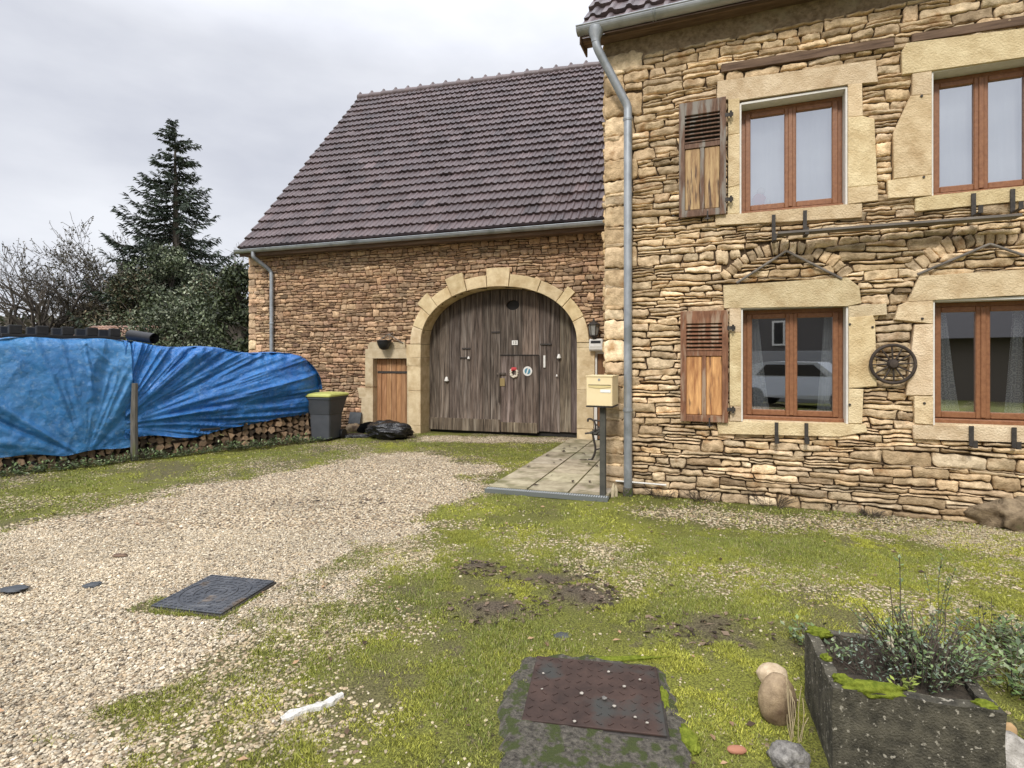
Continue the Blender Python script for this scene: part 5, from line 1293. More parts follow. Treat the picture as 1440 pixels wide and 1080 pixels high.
# ------------------------------------------------------------------ manhole covers
def lidthing(name, ppx, h, m, label, kindpat):
    pts = [G(a, b, h-.005) for a, b in ppx]
    c = Vector((sum(p[0] for p in pts)/4, sum(p[1] for p in pts)/4)); e = Vector(pts[1])-Vector(pts[0]); e2 = Vector(pts[2])-Vector(pts[3]); ee = (e+e2)/2
    f_ = (Vector(pts[3])-Vector(pts[0])+Vector(pts[2])-Vector(pts[1]))/2
    an = (math.atan2(ee.y, ee.x)+math.atan2(f_.y, f_.x)-PI/2)/2; w = ee.length; dd = ((Vector(pts[3])-Vector(pts[0])).length+(Vector(pts[2])-Vector(pts[1])).length)/2
    z0 = float(gz(np.array([c.x]), np.array([c.y]))[0])
    o = thing(name, label, 'manhole cover', T((c.x, c.y, z0)) @ RZ(an))
    fr = MB(); fr.bbox(-w/2-.012, w/2+.012, -dd/2-.012, dd/2+.012, -.05, h-.012, .004); fr.build('frame', m_iron, o)
    lb = MB(); lb.bbox(-w/2, w/2, -dd/2, dd/2, h-.0115, h, .003); pt = lb
    if kindpat == 'studs':
        nx, ny = 12, 9
        for i in range(nx):
            for j in range(ny):
                x = -w/2+(i+.5)*w/nx; y = -dd/2+(j+.5)*dd/ny; M = T((x, y, h)) @ RZ((PI/4 if (i+j) % 2 else -PI/4)); pt.box(-.014, .014, -.004, .004, .0002, .003, M)
    else:
        R = min(w, dd)*.42
        for rr in (R, R*.62, R*.3): pt.tube([(rr*math.cos(2*PI*i/36), rr*math.sin(2*PI*i/36), h+.001) for i in range(37)], .005, 5, False)
        for i in range(14):
            for j in range(14):
                x = -w/2+(i+.5)*w/14; y = -dd/2+(j+.5)*dd/14
                if any(abs(math.hypot(x, y)-q) < .02 for q in (R, R*.62, R*.3)): continue
                pt.box(-.012, .012, -.006, .006, .0002, .004, T((x, y, h)) @ RZ((PI/4 if (i+j) % 2 else -PI/4)))
    lb.build('lid', m, o); return o
lidthing('manhole_cover', [(730, 1015), (935, 1033), (925, 938), (757, 925)], .030, m_rust, 'rusty brown square manhole cover set in mossy concrete in the foreground', 'studs')
lidthing('manhole_cover', [(207, 853), (310, 861), (391, 816), (297, 810)], .022, m_cast, 'grey cast iron manhole cover with ring pattern at the gravel edge', 'rings')
# concrete surround sheet
cx_, cy_ = np.mean([p[0] for p in conc]), np.mean([p[1] for p in conc])
n = 70; th = np.linspace(0, 2*PI, n, endpoint=False); R_ = []
for t in th:
    r = .05
    while sdist(np.array([cx_+r*math.cos(t)]), np.array([cy_+r*math.sin(t)]), conc)[0] > 0 and r < 3: r += .02
    R_.append(r*(.86+.12*float(vn(t*3, 2, 5))+.12*float(vn(t*14, 2, 6))))
V = [(cx_, cy_, .022)]; Fs = []
rings_n = 8
for k in range(1, rings_n+1):
    for t, r in zip(th, R_):
        x = cx_+r*k/rings_n*math.cos(t); y = cy_+r*k/rings_n*math.sin(t); V.append((x, y, float(gz(np.array([x]), np.array([y]))[0])+(.014 if k < rings_n else -.02)+.006*float(vn(x*30, y*30))))
mb = MB(); V[0] = (cx_, cy_, float(gz(np.array([cx_]), np.array([cy_]))[0])+.014)
fs = [(0, 1+i, 1+(i+1) % n) for i in range(n)]+[(1+(k-1)*n+i, 1+k*n+i, 1+k*n+(i+1) % n, 1+(k-1)*n+(i+1) % n) for k in range(1, rings_n) for i in range(n)]
mb.add(V, fs); o = mb.build('concrete_apron', m_conc, smooth=True, fix=False); tag(o, kind='structure')
# moss cushions on the lid's edge
def moss(px, py, r, label=None, z=0.0, flat=.35, nm='moss_cushion', sd=1):
    x, y = G(px, py, z)
    o = blob(nm, m_moss, None, (r[0], r[1], r[2]), 4, .28, 3.2, sd, M=T((x, y, z+.002)) @ RZ(random.uniform(-.2, .2))); tag(o, label, 'moss', 'moss cushions'); return o
moss(850, 930, (.36, .025, .022), 'long strip of yellow green moss along the back edge of the rusty manhole cover', sd=2)
moss(933, 985, (.028, .10, .025), 'moss cushion against the right edge of the rusty manhole cover', sd=3)
moss(968, 1040, (.035, .09, .022), 'moss cushion on the concrete right of the rusty manhole cover near corner', sd=4)
moss(738, 980, (.014, .09, .02), 'thin moss line against the left edge of the rusty manhole cover', sd=5)
# ------------------------------------------------------------------ trough
Mt = T((a.x, a.y, 0)) @ RZ(math.atan2(ux_.y, ux_.x))
o = thing('stone_trough', 'dark mossy stone planting trough in the right foreground', 'trough', Mt)
zf = float(gz(np.array([a.x]), np.array([a.y]))[0]); wth = .045; hT = zr
def slabm(name, x0, x1, y0, y1, z0, z1, taper=0):
    nx = max(2, int((x1-x0)/.03)); ny = max(2, int((y1-y0)/.03)); nz = 10
    vs = []; 
    import itertools
    idx = {}
    mbx = MB()
    def P(i, j, k):
        if (i, j, k) in idx: return idx[(i, j, k)]
        x = x0+(x1-x0)*i/nx; y = y0+(y1-y0)*j/ny; z = z0+(z1-z0)*k/nz
        q = .008; x += (float(vn(y*25+z*25, z*22, 3))-.5)*q; y += (float(vn(x*25, z*25, 4))-.5)*q; z += (float(vn(x*20, y*20, 5))-.5)*q*(1.5 if k == nz else 1)
        idx[(i, j, k)] = len(vs); vs.append((x, y, z)); return idx[(i, j, k)]
    fs = []
    for i in range(nx):
        for k in range(nz):
            for j in (0, ny): fs.append((P(i, j, k), P(i+1, j, k), P(i+1, j, k+1), P(i, j, k+1)))
    for j in range(ny):
        for k in range(nz):
            for i in (0, nx): fs.append((P(i, j, k), P(i, j+1, k), P(i, j+1, k+1), P(i, j, k+1)))
    for i in range(nx):
        for j in range(ny):
            fs.append((P(i, j, nz), P(i+1, j, nz), P(i+1, j+1, nz), P(i, j+1, nz)))
    mbx.add(vs, fs); return mbx.build(name, m_trough, o, smooth=True)
slabm('front_wall', 0, Lt, 0, wth, -.03, hT); slabm('back_wall', 0, Lt, Wt-wth, Wt, -.03, hT)
slabm('end_wall', 0, wth, wth-.003, Wt-wth+.003, -.03, hT-.003); slabm('end_wall', Lt-wth, Lt, wth-.003, Wt-wth+.003, -.03, hT-.003)
mb = MB(); n = 24
vs = []; fs = []
for j in range(n+1):
    for i in range(n+1):
        x = wth-.01+(Lt-2*wth+.02)*i/n; y = wth-.01+(Wt-2*wth+.02)*j/n; vs.append((x, y, hT-.07+.03*float(fbm(x*12, y*12, 7))+(x/Lt)*.03))
for j in range(n):
    for i in range(n): q = j*(n+1)+i; fs.append((q, q+1, q+n+2, q+n+1))
mb.add(vs, fs); mb.build('soil', m_soil, o, smooth=True, fix=False)
def mossT(x, y, z, r, lb, sd):
    b_ = blob('moss_cushion', m_moss, None, r, 4, .25, 3, sd, M=Mt @ T((x, y, z))); tag(b_, lb, 'moss', 'moss cushions')
mossT(.05, .06, hT, (.035, .022, .024), 'moss cushion on the front left corner of the stone trough', 11)
mossT(.15, .03, hT-.004, (.11, .036, .032), 'long moss cushion on the front rim of the stone trough', 12)
mossT(.05, Wt-.05, hT+.004, (.05, .03, .025), 'moss cushion on the back left corner of the stone trough', 13)
mossT(.028, Wt*.45, hT, (.022, .022, .018), 'small moss cushion halfway along the left rim of the stone trough', 14)
mossT(Lt*.62, Wt-.02, hT, (.07, .03, .02), 'moss cushion on the back rim of the stone trough behind the plants', 15)
mossT(Lt-.05, .03, hT, (.04, .022, .018), 'moss cushion on the front right corner of the stone trough', 16)
# plants in the trough
def tuftplant(name, M, label, cat, n, h, spread, cols, lw=.006, stemm=None, group=None, leaflen=.03, bare=.0, seed=0):
    o = thing(name, label, cat, M, group); rs = np.random.default_rng(seed); st = MB(); V = []; Fs = []; Cc = []
    for i in range(n):
        a = rs.uniform(0, 2*PI); r = spread*math.sqrt(rs.random())*.5; b0 = Vector((r*math.cos(a), r*math.sin(a), 0)); hh = h*rs.uniform(.45, 1)
        tip = b0+Vector((math.cos(a)*spread*rs.uniform(.1, .8), math.sin(a)*spread*rs.uniform(.1, .8), hh)); mid = b0.lerp(tip, .5)+Vector((rs.uniform(-.02, .02), rs.uniform(-.02, .02), hh*.12))
        P = smoothp([b0, mid, tip], 1); st.tube([tuple(p) for p in P], [.0018]*len(P), 4, False)
        if rs.random() < bare: continue
        nl = int(hh/.016)
        for k in range(nl):
            t = (k+1)/nl; p = b0.lerp(mid, t*2) if t < .5 else mid.lerp(tip, t*2-1); aa = rs.uniform(0, 2*PI); el = rs.uniform(-.1, .9); dl = Vector((math.cos(aa)*math.cos(el), math.sin(aa)*math.cos(el), math.sin(el)))*leaflen*rs.uniform(.6, 1.2)
            sd_ = dl.cross(Vector((0, 0, 1))).normalized()*lw; k0 = len(V); V += [p, p+dl*.5+sd_, p+dl, p+dl*.5-sd_]; Fs.append((k0, k0+1, k0+2, k0+3)); c = cols[rs.integers(len(cols))]; kk = rs.uniform(.7, 1.3); Cc += [tuple(q*kk for q in c)]*4
    st.build('stem', stemm or m_twig, o, fix=False)
    if V: bulk('foliage', [tuple(v) for v in V], Fs, m_leaf, o, Cc)
    return o
gl_ = [(.10, .16, .05), (.16, .22, .09), (.07, .10, .05), (.22, .26, .15)]; gr_ = [(.14, .18, .13), (.20, .24, .20), (.08, .12, .08)]
m_straw2 = mat('dried_petal', (.42, .36, .24), (.72, .66, .50), 60, .9, .6)
def TP(x, y): return Mt @ T((x, y, hT-.055))
tuftplant('leafy_plant', TP(Lt*.38, Wt*.45), 'grey green leafy plant in the middle of the stone trough', 'plant', 40, .14, .14, gr_, .004, seed=1, leaflen=.02)
tuftplant('leafy_plant', TP(Lt*.68, Wt*.5), 'tall dense grey green plant in the right part of the stone trough', 'plant', 130, .24, .22, gr_+gl_, .005, seed=2, bare=.3, leaflen=.024)
tuftplant('leafy_plant', TP(Lt*.86, Wt*.6), 'bright green leafy plant at the right end of the stone trough', 'plant', 90, .20, .20, gl_, .007, seed=3)
tuftplant('seedling', TP(Lt*.22, Wt*.62), 'small pale green seedling in the left part of the stone trough', 'plant', 9, .09, .06, gl_, .008, seed=4)
tuftplant('seedling', TP(Lt*.50, Wt*.22), 'small bright seedling at the front rim of the stone trough', 'plant', 7, .10, .05, [(.28, .34, .08)], .009, seed=5)
tuftplant('dry_stalk', TP(Lt*.60, Wt*.7), 'tall thin bare stalk rising from the stone trough', 'plant', 3, .52, .05, gl_, seed=6, bare=.5)
for i, (x, y, hh) in enumerate(((.30*Lt+.02, Wt*.55, .17), (.47*Lt, Wt*.40, .16), (Lt*.92, Wt*.95, .20))):
    f_ = thing('dried_flower', ('left', 'middle', 'right')[i]+'most of the three cream dried flower heads in the stone trough', 'dried flower', TP(x, y), 'cream dried flower heads')
    mb = MB(); mb.tube([(0, 0, 0), (.01, 0, hh*.6), (0, .01, hh)], .002, 5); mb.build('stem', m_twig, f_)
    blob('flower_head', m_straw2, f_, (.010, .009, .022), 4, .7, 5, i, M=f_.matrix_world @ T((0, .01, hh)))
# ground plants right of / behind trough
for i, (px, py, n, h, sp_, lb) in enumerate(((1425, 965, 60, .16, .26, 'spreading green leafy weed right of the stone trough'), (1460, 930, 60, .14, .28, 'leafy weed at the right picture edge beside the stone trough'), (1400, 905, 40, .12, .22, 'low leafy weed behind the right end of the stone trough'), (1130, 905, 16, .10, .12, 'grass clump at the back left corner of the stone trough'))):
    x, y = G(px, py); tuftplant('weed', T((x, y, 0)), lb, 'plant', n, h, sp_, gl_, .011, seed=20+i, leaflen=.04)
x, y = G(1320, 880); tuftplant('tall_weed', T((x, y, 0)), 'thin upright weed in the yellow moss behind the stone trough', 'plant', 5, .42, .12, gl_, seed=31, leaflen=.03)
x, y = G(1385, 905); tuftplant('tall_weed', T((x, y, 0)), 'dark seed head stalk behind the right end of the stone trough', 'plant', 3, .3, .05, [(.04, .05, .03)], seed=32)
for i, (px, py, w) in enumerate(((932, 700, .20), (985, 704, .24), (1085, 712, .30), (1168, 716, .20), (1225, 727, .12), (1300, 722, .2))):
    x, y = G(px, py); tuftplant('dry_tuft', T((x, y, 0)), ('dark dry plant tuft at the house wall foot just right of the downpipe', 'dark dry tuft at the wall foot under the brown shutter', 'widest dark dry tuft at the wall foot under the left ground floor window', 'dark dry tuft at the wall foot below the right edge of the left window', 'tiny dark tuft in the gravel in front of the wall, below the spoked wheel', 'grey dry tuft at the wall foot near the big rock')[i], 'plant', 70, w*.62, w, [(.05, .045, .03), (.12, .10, .06)], .003, seed=40+i, leaflen=.022)
def stalks(px, py, lb, n, h, seed, cols=((.5, .42, .25),), sp=.05):
    x, y = G(px, py); return tuftplant('dry_stalks', T((x, y, 0)), lb, 'plant', n, h, sp, list(cols), seed=seed, stemm=m_straw, bare=1)
m_straw = mat('straw', (.38, .30, .17), (.52, .43, .27), 6, .9, 0)
stalks(1118, 1040, 'thin straw stalks standing between the tan cobble and the stone trough', 9, .26, 50)
# stones
def rock(px, py, r, m, lb, nm='stone', sd=0, amp=.15, rot=0, tz=.35, dz=0):
    x, y = G(px, py); o = blob(nm, m, None, r, 4, amp, 1.8, sd, M=T((x, y, r[2]*tz+dz)) @ RZ(rot)); return tag(o, lb, 'stone')
rock(1093, 1012, (.085, .065, .115), m_cobble, 'smooth tan egg shaped cobble leaning beside the stone trough', 'cobble', 1, .04, .2, .75)
x, y = G(1093, 1012); 
rock(1086, 985, (.07, .055, .05), mat('pale_sandstone', (.40, .30, .19), (.62, .50, .34), 26, .75, .6, fine=.6), 'pale flat stone behind the egg shaped tan cobble', 'cobble', 2, .06, 0, .6, .09)
rock(1110, 1072, (.085, .065, .055), m_grey, 'speckled grey rock in front of the tan cobble', 'rock', 3, .2)
rock(1036, 1056, (.04, .022, .014), plain('terracotta', (.34, .15, .09), .8), 'small flat terracotta red pebble left of the grey rock', 'pebble', 4, .05)
rock(1428, 1085, (.10, .10, .10), mat('pale_rock', (.22, .20, .17), (.60, .56, .50), 14, .85, .9, fine=.8), 'pale rock at the bottom right corner by the stone trough', 'rock', 5, .2)
rock(1420, 1035, (.028, .022, .04), plain('orange_stone', (.42, .27, .13), .7), 'small orange stone against the right end of the trough', 'pebble', 6, .1)
rock(1415, 735, (.40, .22, .24), m_rock, 'large brown boulder against the house wall at the right edge', 'boulder', 7, .22, -.35, .45) if False else None
m_rock = mat('brown_rock', (.15, .105, .06), (.46, .35, .22), 14, .9, 1.0, fine=.8, bdist=.03, c3=(.14, .17, .04), s3=3, t3=(.6, .68))
rock(1438, 744, (.36, .18, .20), m_rock, 'large brown boulder against the house wall at the right edge', 'boulder', 7, .42, -.35, .45)
# pebbles lying on the rusty lid
m_dullp = mat('dull_pebble', (.28, .25, .21), (.48, .44, .38), 60, .85, .4)
for i, (px, py, r) in enumerate(((764, 948, .008), (818, 977, .012), (878, 967, .011), (864, 995, .012), (808, 1016, .010), (856, 946, .010), (900, 957, .009), (762, 970, .007), (893, 1010, .010), (910, 1018, .009), (850, 984, .016))):
    x, y = G(px, py, .035); o = blob('pebble', m_dullp if i != 10 else m_grey, None, (r*.8, r*.6, r*.4), 2, .35, 2, i, M=T((x, y, .036+r*.5)))
    if i == 10: tag(o, 'single grey pebble among white ones on the rusty manhole cover', 'pebble')
    else: tag(o, 'tiny white pebble lying on the rusty manhole cover', 'pebble', 'white pebbles on the rusty manhole cover')
# dark slate piece
for px, py, r, lb, sd in ((791, 896, (.055, .03, .010), 'dark broken slate in the grass behind the rusty manhole cover', 1), (20, 830, (.085, .06, .010), 'dark flat slate on the gravel at the left picture edge', 2), (130, 824, (.06, .05, .010), 'dark flat slate on the gravel, left of the grey manhole cover', 3), (168, 782, (.06, .04, .008), 'brown flat stone on the gravel above the dark slates', 4)):
    rock(px, py, r, m_slate if sd < 4 else m_timber, lb, 'slate_piece', sd, .3, 0, .9)
# white painted/plaster strip
mb = MB(); a_, b_ = G(395, 1018), G(483, 982); dx, dy = b_[0]-a_[0], b_[1]-a_[1]; Lw = math.hypot(dx, dy); n = 26; vs = []; 
for i in range(n+1):
    t = i/n; wv = .007+.022*float(vn(t*14, 1, 3))*(1 if .05 < t < .95 else .4); oy = .012*math.sin(t*7)
    for sgn in (-1, 1): vs.append((t*Lw, oy+sgn*wv, .005+.007*float(vn(t*20, sgn, 4))))
    for sgn in (-1, 1): vs.append((t*Lw, oy+sgn*(wv+.004), -.01))
fs = []
for i in range(n):
    q = i*4; fs += [(q, q+4, q+5, q+1), (q, q+2, q+6, q+4), (q+1, q+5, q+7, q+3)]
mb.add(vs, fs); o = mb.build('plaster_strip', mat('plaster', (.42, .40, .35), (.74, .72, .67), 40, .9, .9, fine=.6), M=T((a_[0], a_[1], float(gz(np.array([a_[0]]), np.array([a_[1]]))[0])+.006)) @ RZ(math.atan2(dy, dx)), smooth=True); tag(o, 'long narrow white plaster fragment lying on the mossy gravel', 'plaster fragment')
# little wooden pegs by the downpipe
for i, (px, py, h, lb) in enumerate(((861, 699, .16, 'left of two pale wooden pegs by the foot of the downpipe'), (866, 698, .13, 'right of two pale wooden pegs by the foot of the downpipe'))):
    x, y = G(px, py); mb = MB(); mb.lathe([(.022, 0), (.024, h*.55), (.008, h)], (0, 0, 0), 8); o = mb.build('wooden_peg', plain('peg_wood', (.5, .42, .28), .8), M=T((x, y, 0)) @ Matrix.Rotation(.1*(1-i), 4, 'Y')); tag(o, lb, 'peg')
# leaves litter: countable but tiny -> few dead leaves as one cover
mb = MB()
for i in range(1100):
    x, y = scatter(1, 2.0, 11); x, y = float(x[0]), float(y[0])
    if not keep(np.array([x]), np.array([y]))[0]: continue
    z = float(gz(np.array([x]), np.array([y]))[0])+.012; a0 = random.uniform(0, 6); r = random.uniform(.006, .026); kk = random.choice((.35, .6, 1, 1.4, 2.4))
    mb.cc = (.16*kk, .10*kk, .06*kk); M = T((x, y, z)) @ RZ(a0) @ Matrix.Rotation(random.uniform(-.5, .5), 4, 'X')
    mb.add([tuple(M @ Vector(v)) for v in ((-r, 0, 0), (-r*.2, -r*.5, .004), (r, 0, .003), (-r*.1, r*.55, .006))], [(0, 1, 2, 3)])
for (c_, rx, ry) in dirt:
    for i in range(110):
        a0 = random.uniform(0, 6.3); q = math.sqrt(random.random())*1.3; x = c_[0]+rx*q*math.cos(a0); y = c_[1]+ry*q*math.sin(a0)
        if not keep(np.array([x]), np.array([y]))[0]: continue
        z = float(gz(np.array([x]), np.array([y]))[0])+.005; kk = random.choice((.25, .4, .7, 1, 1.5)); mb.cc = (.12*kk, .085*kk, .06*kk); M = T((x, y, z)) @ RZ(random.uniform(0, 6)) @ Matrix.Rotation(random.uniform(-.5, .5), 4, 'X'); r = random.uniform(.008, .034); w_ = random.choice((.12, .5, .6))
        mb.add([tuple(M @ Vector(v)) for v in ((-r, 0, 0), (-r*.2, -r*w_, .004), (r, 0, .004), (-r*.1, r*w_, .006))], [(0, 1, 2, 3)])
for i in range(26):
    s_, t_ = random.random(), random.random(); p = bil(s_, t_*.8); a0 = random.uniform(0, 6); r = random.uniform(.03, .07); mb.cc = (.06, .04, .03); M = T((p.x, p.y, .066)) @ RZ(a0)
    mb.add([tuple(M @ Vector(v)) for v in ((-r, 0, 0), (-r*.2, -r*.3, .014), (r, 0, .003), (-r*.1, r*.35, .012))], [(0, 1, 2, 3)])
tag(mb.build('leaf_litter', m_leaf, fix=False), kind='stuff')
# green weeds along the woodpile
for i, s in enumerate(np.arange(.3, LT, .23)):
    n_ = nrm(s); p = path(s); x = p[0]+n_[0]*.13; y = p[1]+n_[1]*.13
    if i == 0: w0 = tuftplant('weed', T((x, y, 0)), 'green weed growing along the foot of the tarped woodpile', 'plant', 30, .13, .20, gl_, .012, seed=60, leaflen=.05, group='weeds along the woodpile'); continue
    o = ctree(w0); o.matrix_world = T((x+random.uniform(-.03, .03), y, 0)) @ RZ(random.uniform(0, 6)) @ Matrix.Diagonal((random.uniform(.7, 1.3), random.uniform(.7, 1.2), random.uniform(.5, 1.4), 1))
# ================================================================== trees
def branch(mb, p, d, L, r, lev, rs, leaf=None, droop=0, twigs=3):
    n = 4; P = [p.copy()]; R = [r]
    for i in range(n):
        d = (d+Vector((rs.normal(0, .16), rs.normal(0, .16), rs.normal(0, .10)+droop))).normalized(); p = p+d*(L/n); P.append(p.copy()); R.append(max(r*(1-(i+1)/n*.45), .009))
    mb.tube([tuple(q) for q in P], R, 6 if lev == 0 else (4 if lev < 3 else 3), False)
    if leaf is not None and lev >= 2: leaf += P[1:]
    if lev >= 5 or L < .30: return
    k = twigs if lev else twigs+3
    for i in range(k):
        t = rs.uniform(.35, 1.0) if lev else rs.uniform(.35, 1); idx = min(n-1, int(t*n)); q = P[idx].lerp(P[idx+1], t*n-idx if t < 1 else 1)
        ax = Vector(rs.normal(0, 1, 3)); ax = (ax-d*ax.dot(d)).normalized(); sp = rs.uniform(.35, .85)
        dd = (d*math.cos(sp)+ax*math.sin(sp)+Vector((0, 0, .12))).normalized(); branch(mb, q, dd, L*rs.uniform(.58, .82), R[idx]*rs.uniform(.55, .75), lev+1, rs, leaf, droop, twigs)
    branch(mb, P[-1], d, L*.7, R[-1]*.8, lev+1, rs, leaf, droop, twigs)
def leafcards(pts, size, cols, rs, jitter=.15, per=2, norm=None):
    pts = np.repeat(np.array([tuple(p) for p in pts]), per, 0)+rs.normal(0, jitter, (len(pts)*per, 3)); n = len(pts)
    a = rs.normal(0, 1, (n, 3)); a /= np.linalg.norm(a, axis=1, keepdims=True); b = rs.normal(0, 1, (n, 3)); b -= a*(a*b).sum(1, keepdims=True); b /= np.linalg.norm(b, axis=1, keepdims=True)
    s = size*rs.uniform(.6, 1.4, (n, 1)); V = np.stack([pts-a*s, pts-b*s*.5, pts+a*s, pts+b*s*.5], 1).reshape(-1, 3); i = np.arange(n)*4
    cols = np.array(cols); c = cols[rs.integers(len(cols), size=n)]*rs.uniform(.6, 1.4, (n, 1))
    return V, np.stack([i, i+1, i+2, i+3], -1), np.repeat(c, 4, 0)
def baretree(px, d, h, lb, seed, name='bare_tree', trunk=.16, lean=0, leaf=None, lcols=None, lsize=.08, per=2, twigs=3, group=None, jit=.2):
    x = (px-CX)/F*d; o = thing(name, lb, 'tree', T((x, d, 0)), group); rs = np.random.default_rng(seed); mb = MB(); lf = []
    branch(mb, Vector((0, 0, -.1)), Vector((lean, 0, 1)).normalized(), h*.42, trunk, 0, rs, lf, 0, twigs)
    mz = max(v[2] for v in mb.v); k = h/mz
    mb.v = [(v[0]*k, v[1]*k, v[2]*k) for v in mb.v]; mb.build('trunk', m_bark, o, fix=False)
    if leaf: V, Fs, cc_ = leafcards([q*k for q in lf], lsize, lcols, rs, jit, per); bulk('crown', V, Fs, m_leaf, o, cc_)
    return o
# spruce
def spruce(px, d, ztop, lb, seed, wid=3.4):
    x = (px-CX)/F*d; o = thing('spruce', lb, 'tree', T((x, d, 0))); rs = np.random.default_rng(seed); tr = MB(); tr.tube([(0, 0, 0), (.05, 0, ztop*.5), (0, 0, ztop*.97)], [.26, .16, .02], 8); pts = []; V = []; Fs = []; Cc = []
    z = 2.2
    while z < ztop-.1:
        f = (ztop-z)/(ztop-2.2); R = wid*(f**.78)*rs.uniform(.65, 1.1)+.1
        nb = 6 if z < ztop-1 else 3
        for k in range(nb):
            a = rs.uniform(0, 2*PI); rr = R*rs.uniform(.55, 1.15); dz = -.10*rr if f > .15 else .25*rr
            P = [Vector((0, 0, z)), Vector((math.cos(a)*rr*.5, math.sin(a)*rr*.5, z+dz*1.4-.02)), Vector((math.cos(a)*rr*.85, math.sin(a)*rr*.85, z+dz*1.3)), Vector((math.cos(a)*rr, math.sin(a)*rr, z+dz*1.1+.14*rr))]
            tr.tube([tuple(p) for p in P], [.035*f+.008, .02*f+.006, .01, .004], 4, False)
            nn = int(rr/.07)+3
            for i in range(nn):
                t = (i+.5)/nn; t2 = .12+.88*t; q = P[0].lerp(P[1], t2*2) if t2 < .5 else (P[1].lerp(P[2], (t2-.5)/.3) if t2 < .8 else P[2].lerp(P[3], (t2-.8)/.2))
                dirv = Vector((math.cos(a), math.sin(a), .05))
                for sgn in (-1, 1, 0):
                    l = (.12+.32*(1-abs(t2-.55))*min(1, rr/1.6))*rs.uniform(.4, 1.25); sv = Vector((-math.sin(a)*sgn, math.cos(a)*sgn, 0)); dl = (dirv*.6+sv*rs.uniform(.5, 1)+Vector((0, 0, rs.uniform(-.75, .15)))).normalized()*l; wv = dl.cross(Vector((rs.normal(), rs.normal(), 1))).normalized()*rs.uniform(.018, .045)
                    b0 = len(V); V += [q-wv*.4, q+dl*.5-wv, q+dl, q+dl*.5+wv]; Fs.append((b0, b0+1, b0+2, b0+3)); kk = rs.uniform(.5, 1.4); Cc += [(.045*kk, .062*kk, .042*kk)]*4
        z += rs.uniform(.14, .26)*(1 if f > .2 else .8)
    tr.build('trunk', m_bark, o, fix=False); bulk('crown', [tuple(v) for v in V], Fs, m_leaf, o, Cc); return o
spruce(246, 27, EYE+(HY-166)/F*27, 'tall dark spruce with thin gappy crown behind the tarps', 5, 4.3)
lc1 = [(.045, .062, .030), (.07, .09, .045), (.11, .13, .075), (.025, .034, .02), (.24, .26, .19)]
lb1 = [(.13, .10, .06), (.08, .065, .04), (.17, .14, .09), (.05, .06, .03)]
def ivy(px, d, w, h, lb, seed, cols, n=14000, size=.085, zlow=0):
    x = (px-CX)/F*d; o = thing('ivy_clad_tree', lb, 'tree', T((x, d, 0)), 'ivy clad trees behind the woodpile'); rs = np.random.default_rng(seed)
    mb = MB(); mb.tube([(0, 0, 0), (.1, 0, h*.6), (0, 0, h*.85)], [.2, .12, .03], 7)
    pts = []
    ncl = 60; cl_ = []
    for i in range(ncl):
        a = rs.uniform(0, 2*PI); z = rs.uniform(.1, 1)*h; rr = w*math.sqrt(max(.03, 1-(z/h)**2.2))*math.sqrt(rs.random()); cl_.append((rr*math.cos(a), rr*math.sin(a)*.7, z)); mb.tube([(0, 0, z*.75), (rr*math.cos(a)*.5, rr*math.sin(a)*.35, z*.9), cl_[-1]], [.04, .025, .008], 4, False)
    for i in range(26):
        a = rs.uniform(0, 2*PI); z = h*rs.uniform(.75, 1.0); p = cl_[rs.integers(ncl)]; q = Vector(p); 
        mb.tube([tuple(q), tuple(q+Vector((rs.normal(0, .25), 0, .4))), tuple(q+Vector((rs.normal(0, .45), 0, rs.uniform(.6, 1.1))))], [.012, .008, .004], 3, False)
    cl_ = np.array(cl_); pick = rs.integers(ncl, size=n); off = rs.normal(0, 1, (n, 3)); off /= np.linalg.norm(off, axis=1, keepdims=True); rad = rs.uniform(.35, .75, (ncl,))[pick]*(w/1.9)**.5
    P = cl_[pick]+off*(rad*rs.uniform(.55, 1.05, n))[:, None]*np.array([1, .9, .8]); P[:, 2] = np.maximum(P[:, 2], .2)
    ck = rs.uniform(.55, 1.35, ncl)[pick]
    V, Fs, cc_ = leafcards(P, size, cols, rs, .03, 1); cc_ = cc_*np.repeat(ck, 4)[:, None]; mb.build('trunk', m_bark, o, fix=False); bulk('crown', V, Fs, m_leaf, o, cc_); return o
ivy(240, 25, 2.6, 6.4, 'broad dark ivy mass below the tall spruce', 1, lc1, 30000, .065)
ivy(185, 24, 1.9, 5.0, 'olive brown ivy clump left of the spruce', 2, lc1+lb1, 20000, .065)
ivy(300, 24, 1.9, 5.2, 'ivy clad tree right of the spruce', 3, lc1+lb1[:1], 20000, .065)
ivy(335, 17, .9, 4.3, 'dark ivy column against the left corner of the barn', 4, lc1[:4], 9000, .06)
ivy(130, 27, 2.0, 4.0, 'brown bushy growth between the bare trees and the ivy', 5, lb1, 12000)
ivy(250, 20, 2.4, 3.6, 'lowest dark ivy mass just behind the shiny blue tarp', 6, lc1, 22000, .055)
baretree(165, 26, 8.0, 'spreading bare tree with dark dried leaves left of the spruce', 11, trunk=.16, lean=-.15, leaf=True, lcols=[(.05, .05, .03), (.08, .07, .04)], lsize=.05, per=1, twigs=3, jit=.03)
baretree(50, 24, 6.4, 'bare walnut like tree with thick forked limbs at the far left', 12, trunk=.30, twigs=2)
baretree(5, 25, 6.6, 'bare forked tree cut by the left picture edge', 13, trunk=.26, lean=.05, twigs=2)
baretree(-50, 24, 6.5, 'bare tree just outside the left edge', 14, trunk=.17) if False else None
baretree(322, 30, 7.2, 'thin bare tree between the spruce and the barn', 15, trunk=.11)
baretree(120, 30, 6.0, 'slender bare tree behind the pallet', 16, trunk=.12)
baretree(280, 31, 7.6, 'thin bare tree just right of the spruce trunk', 17, trunk=.10)
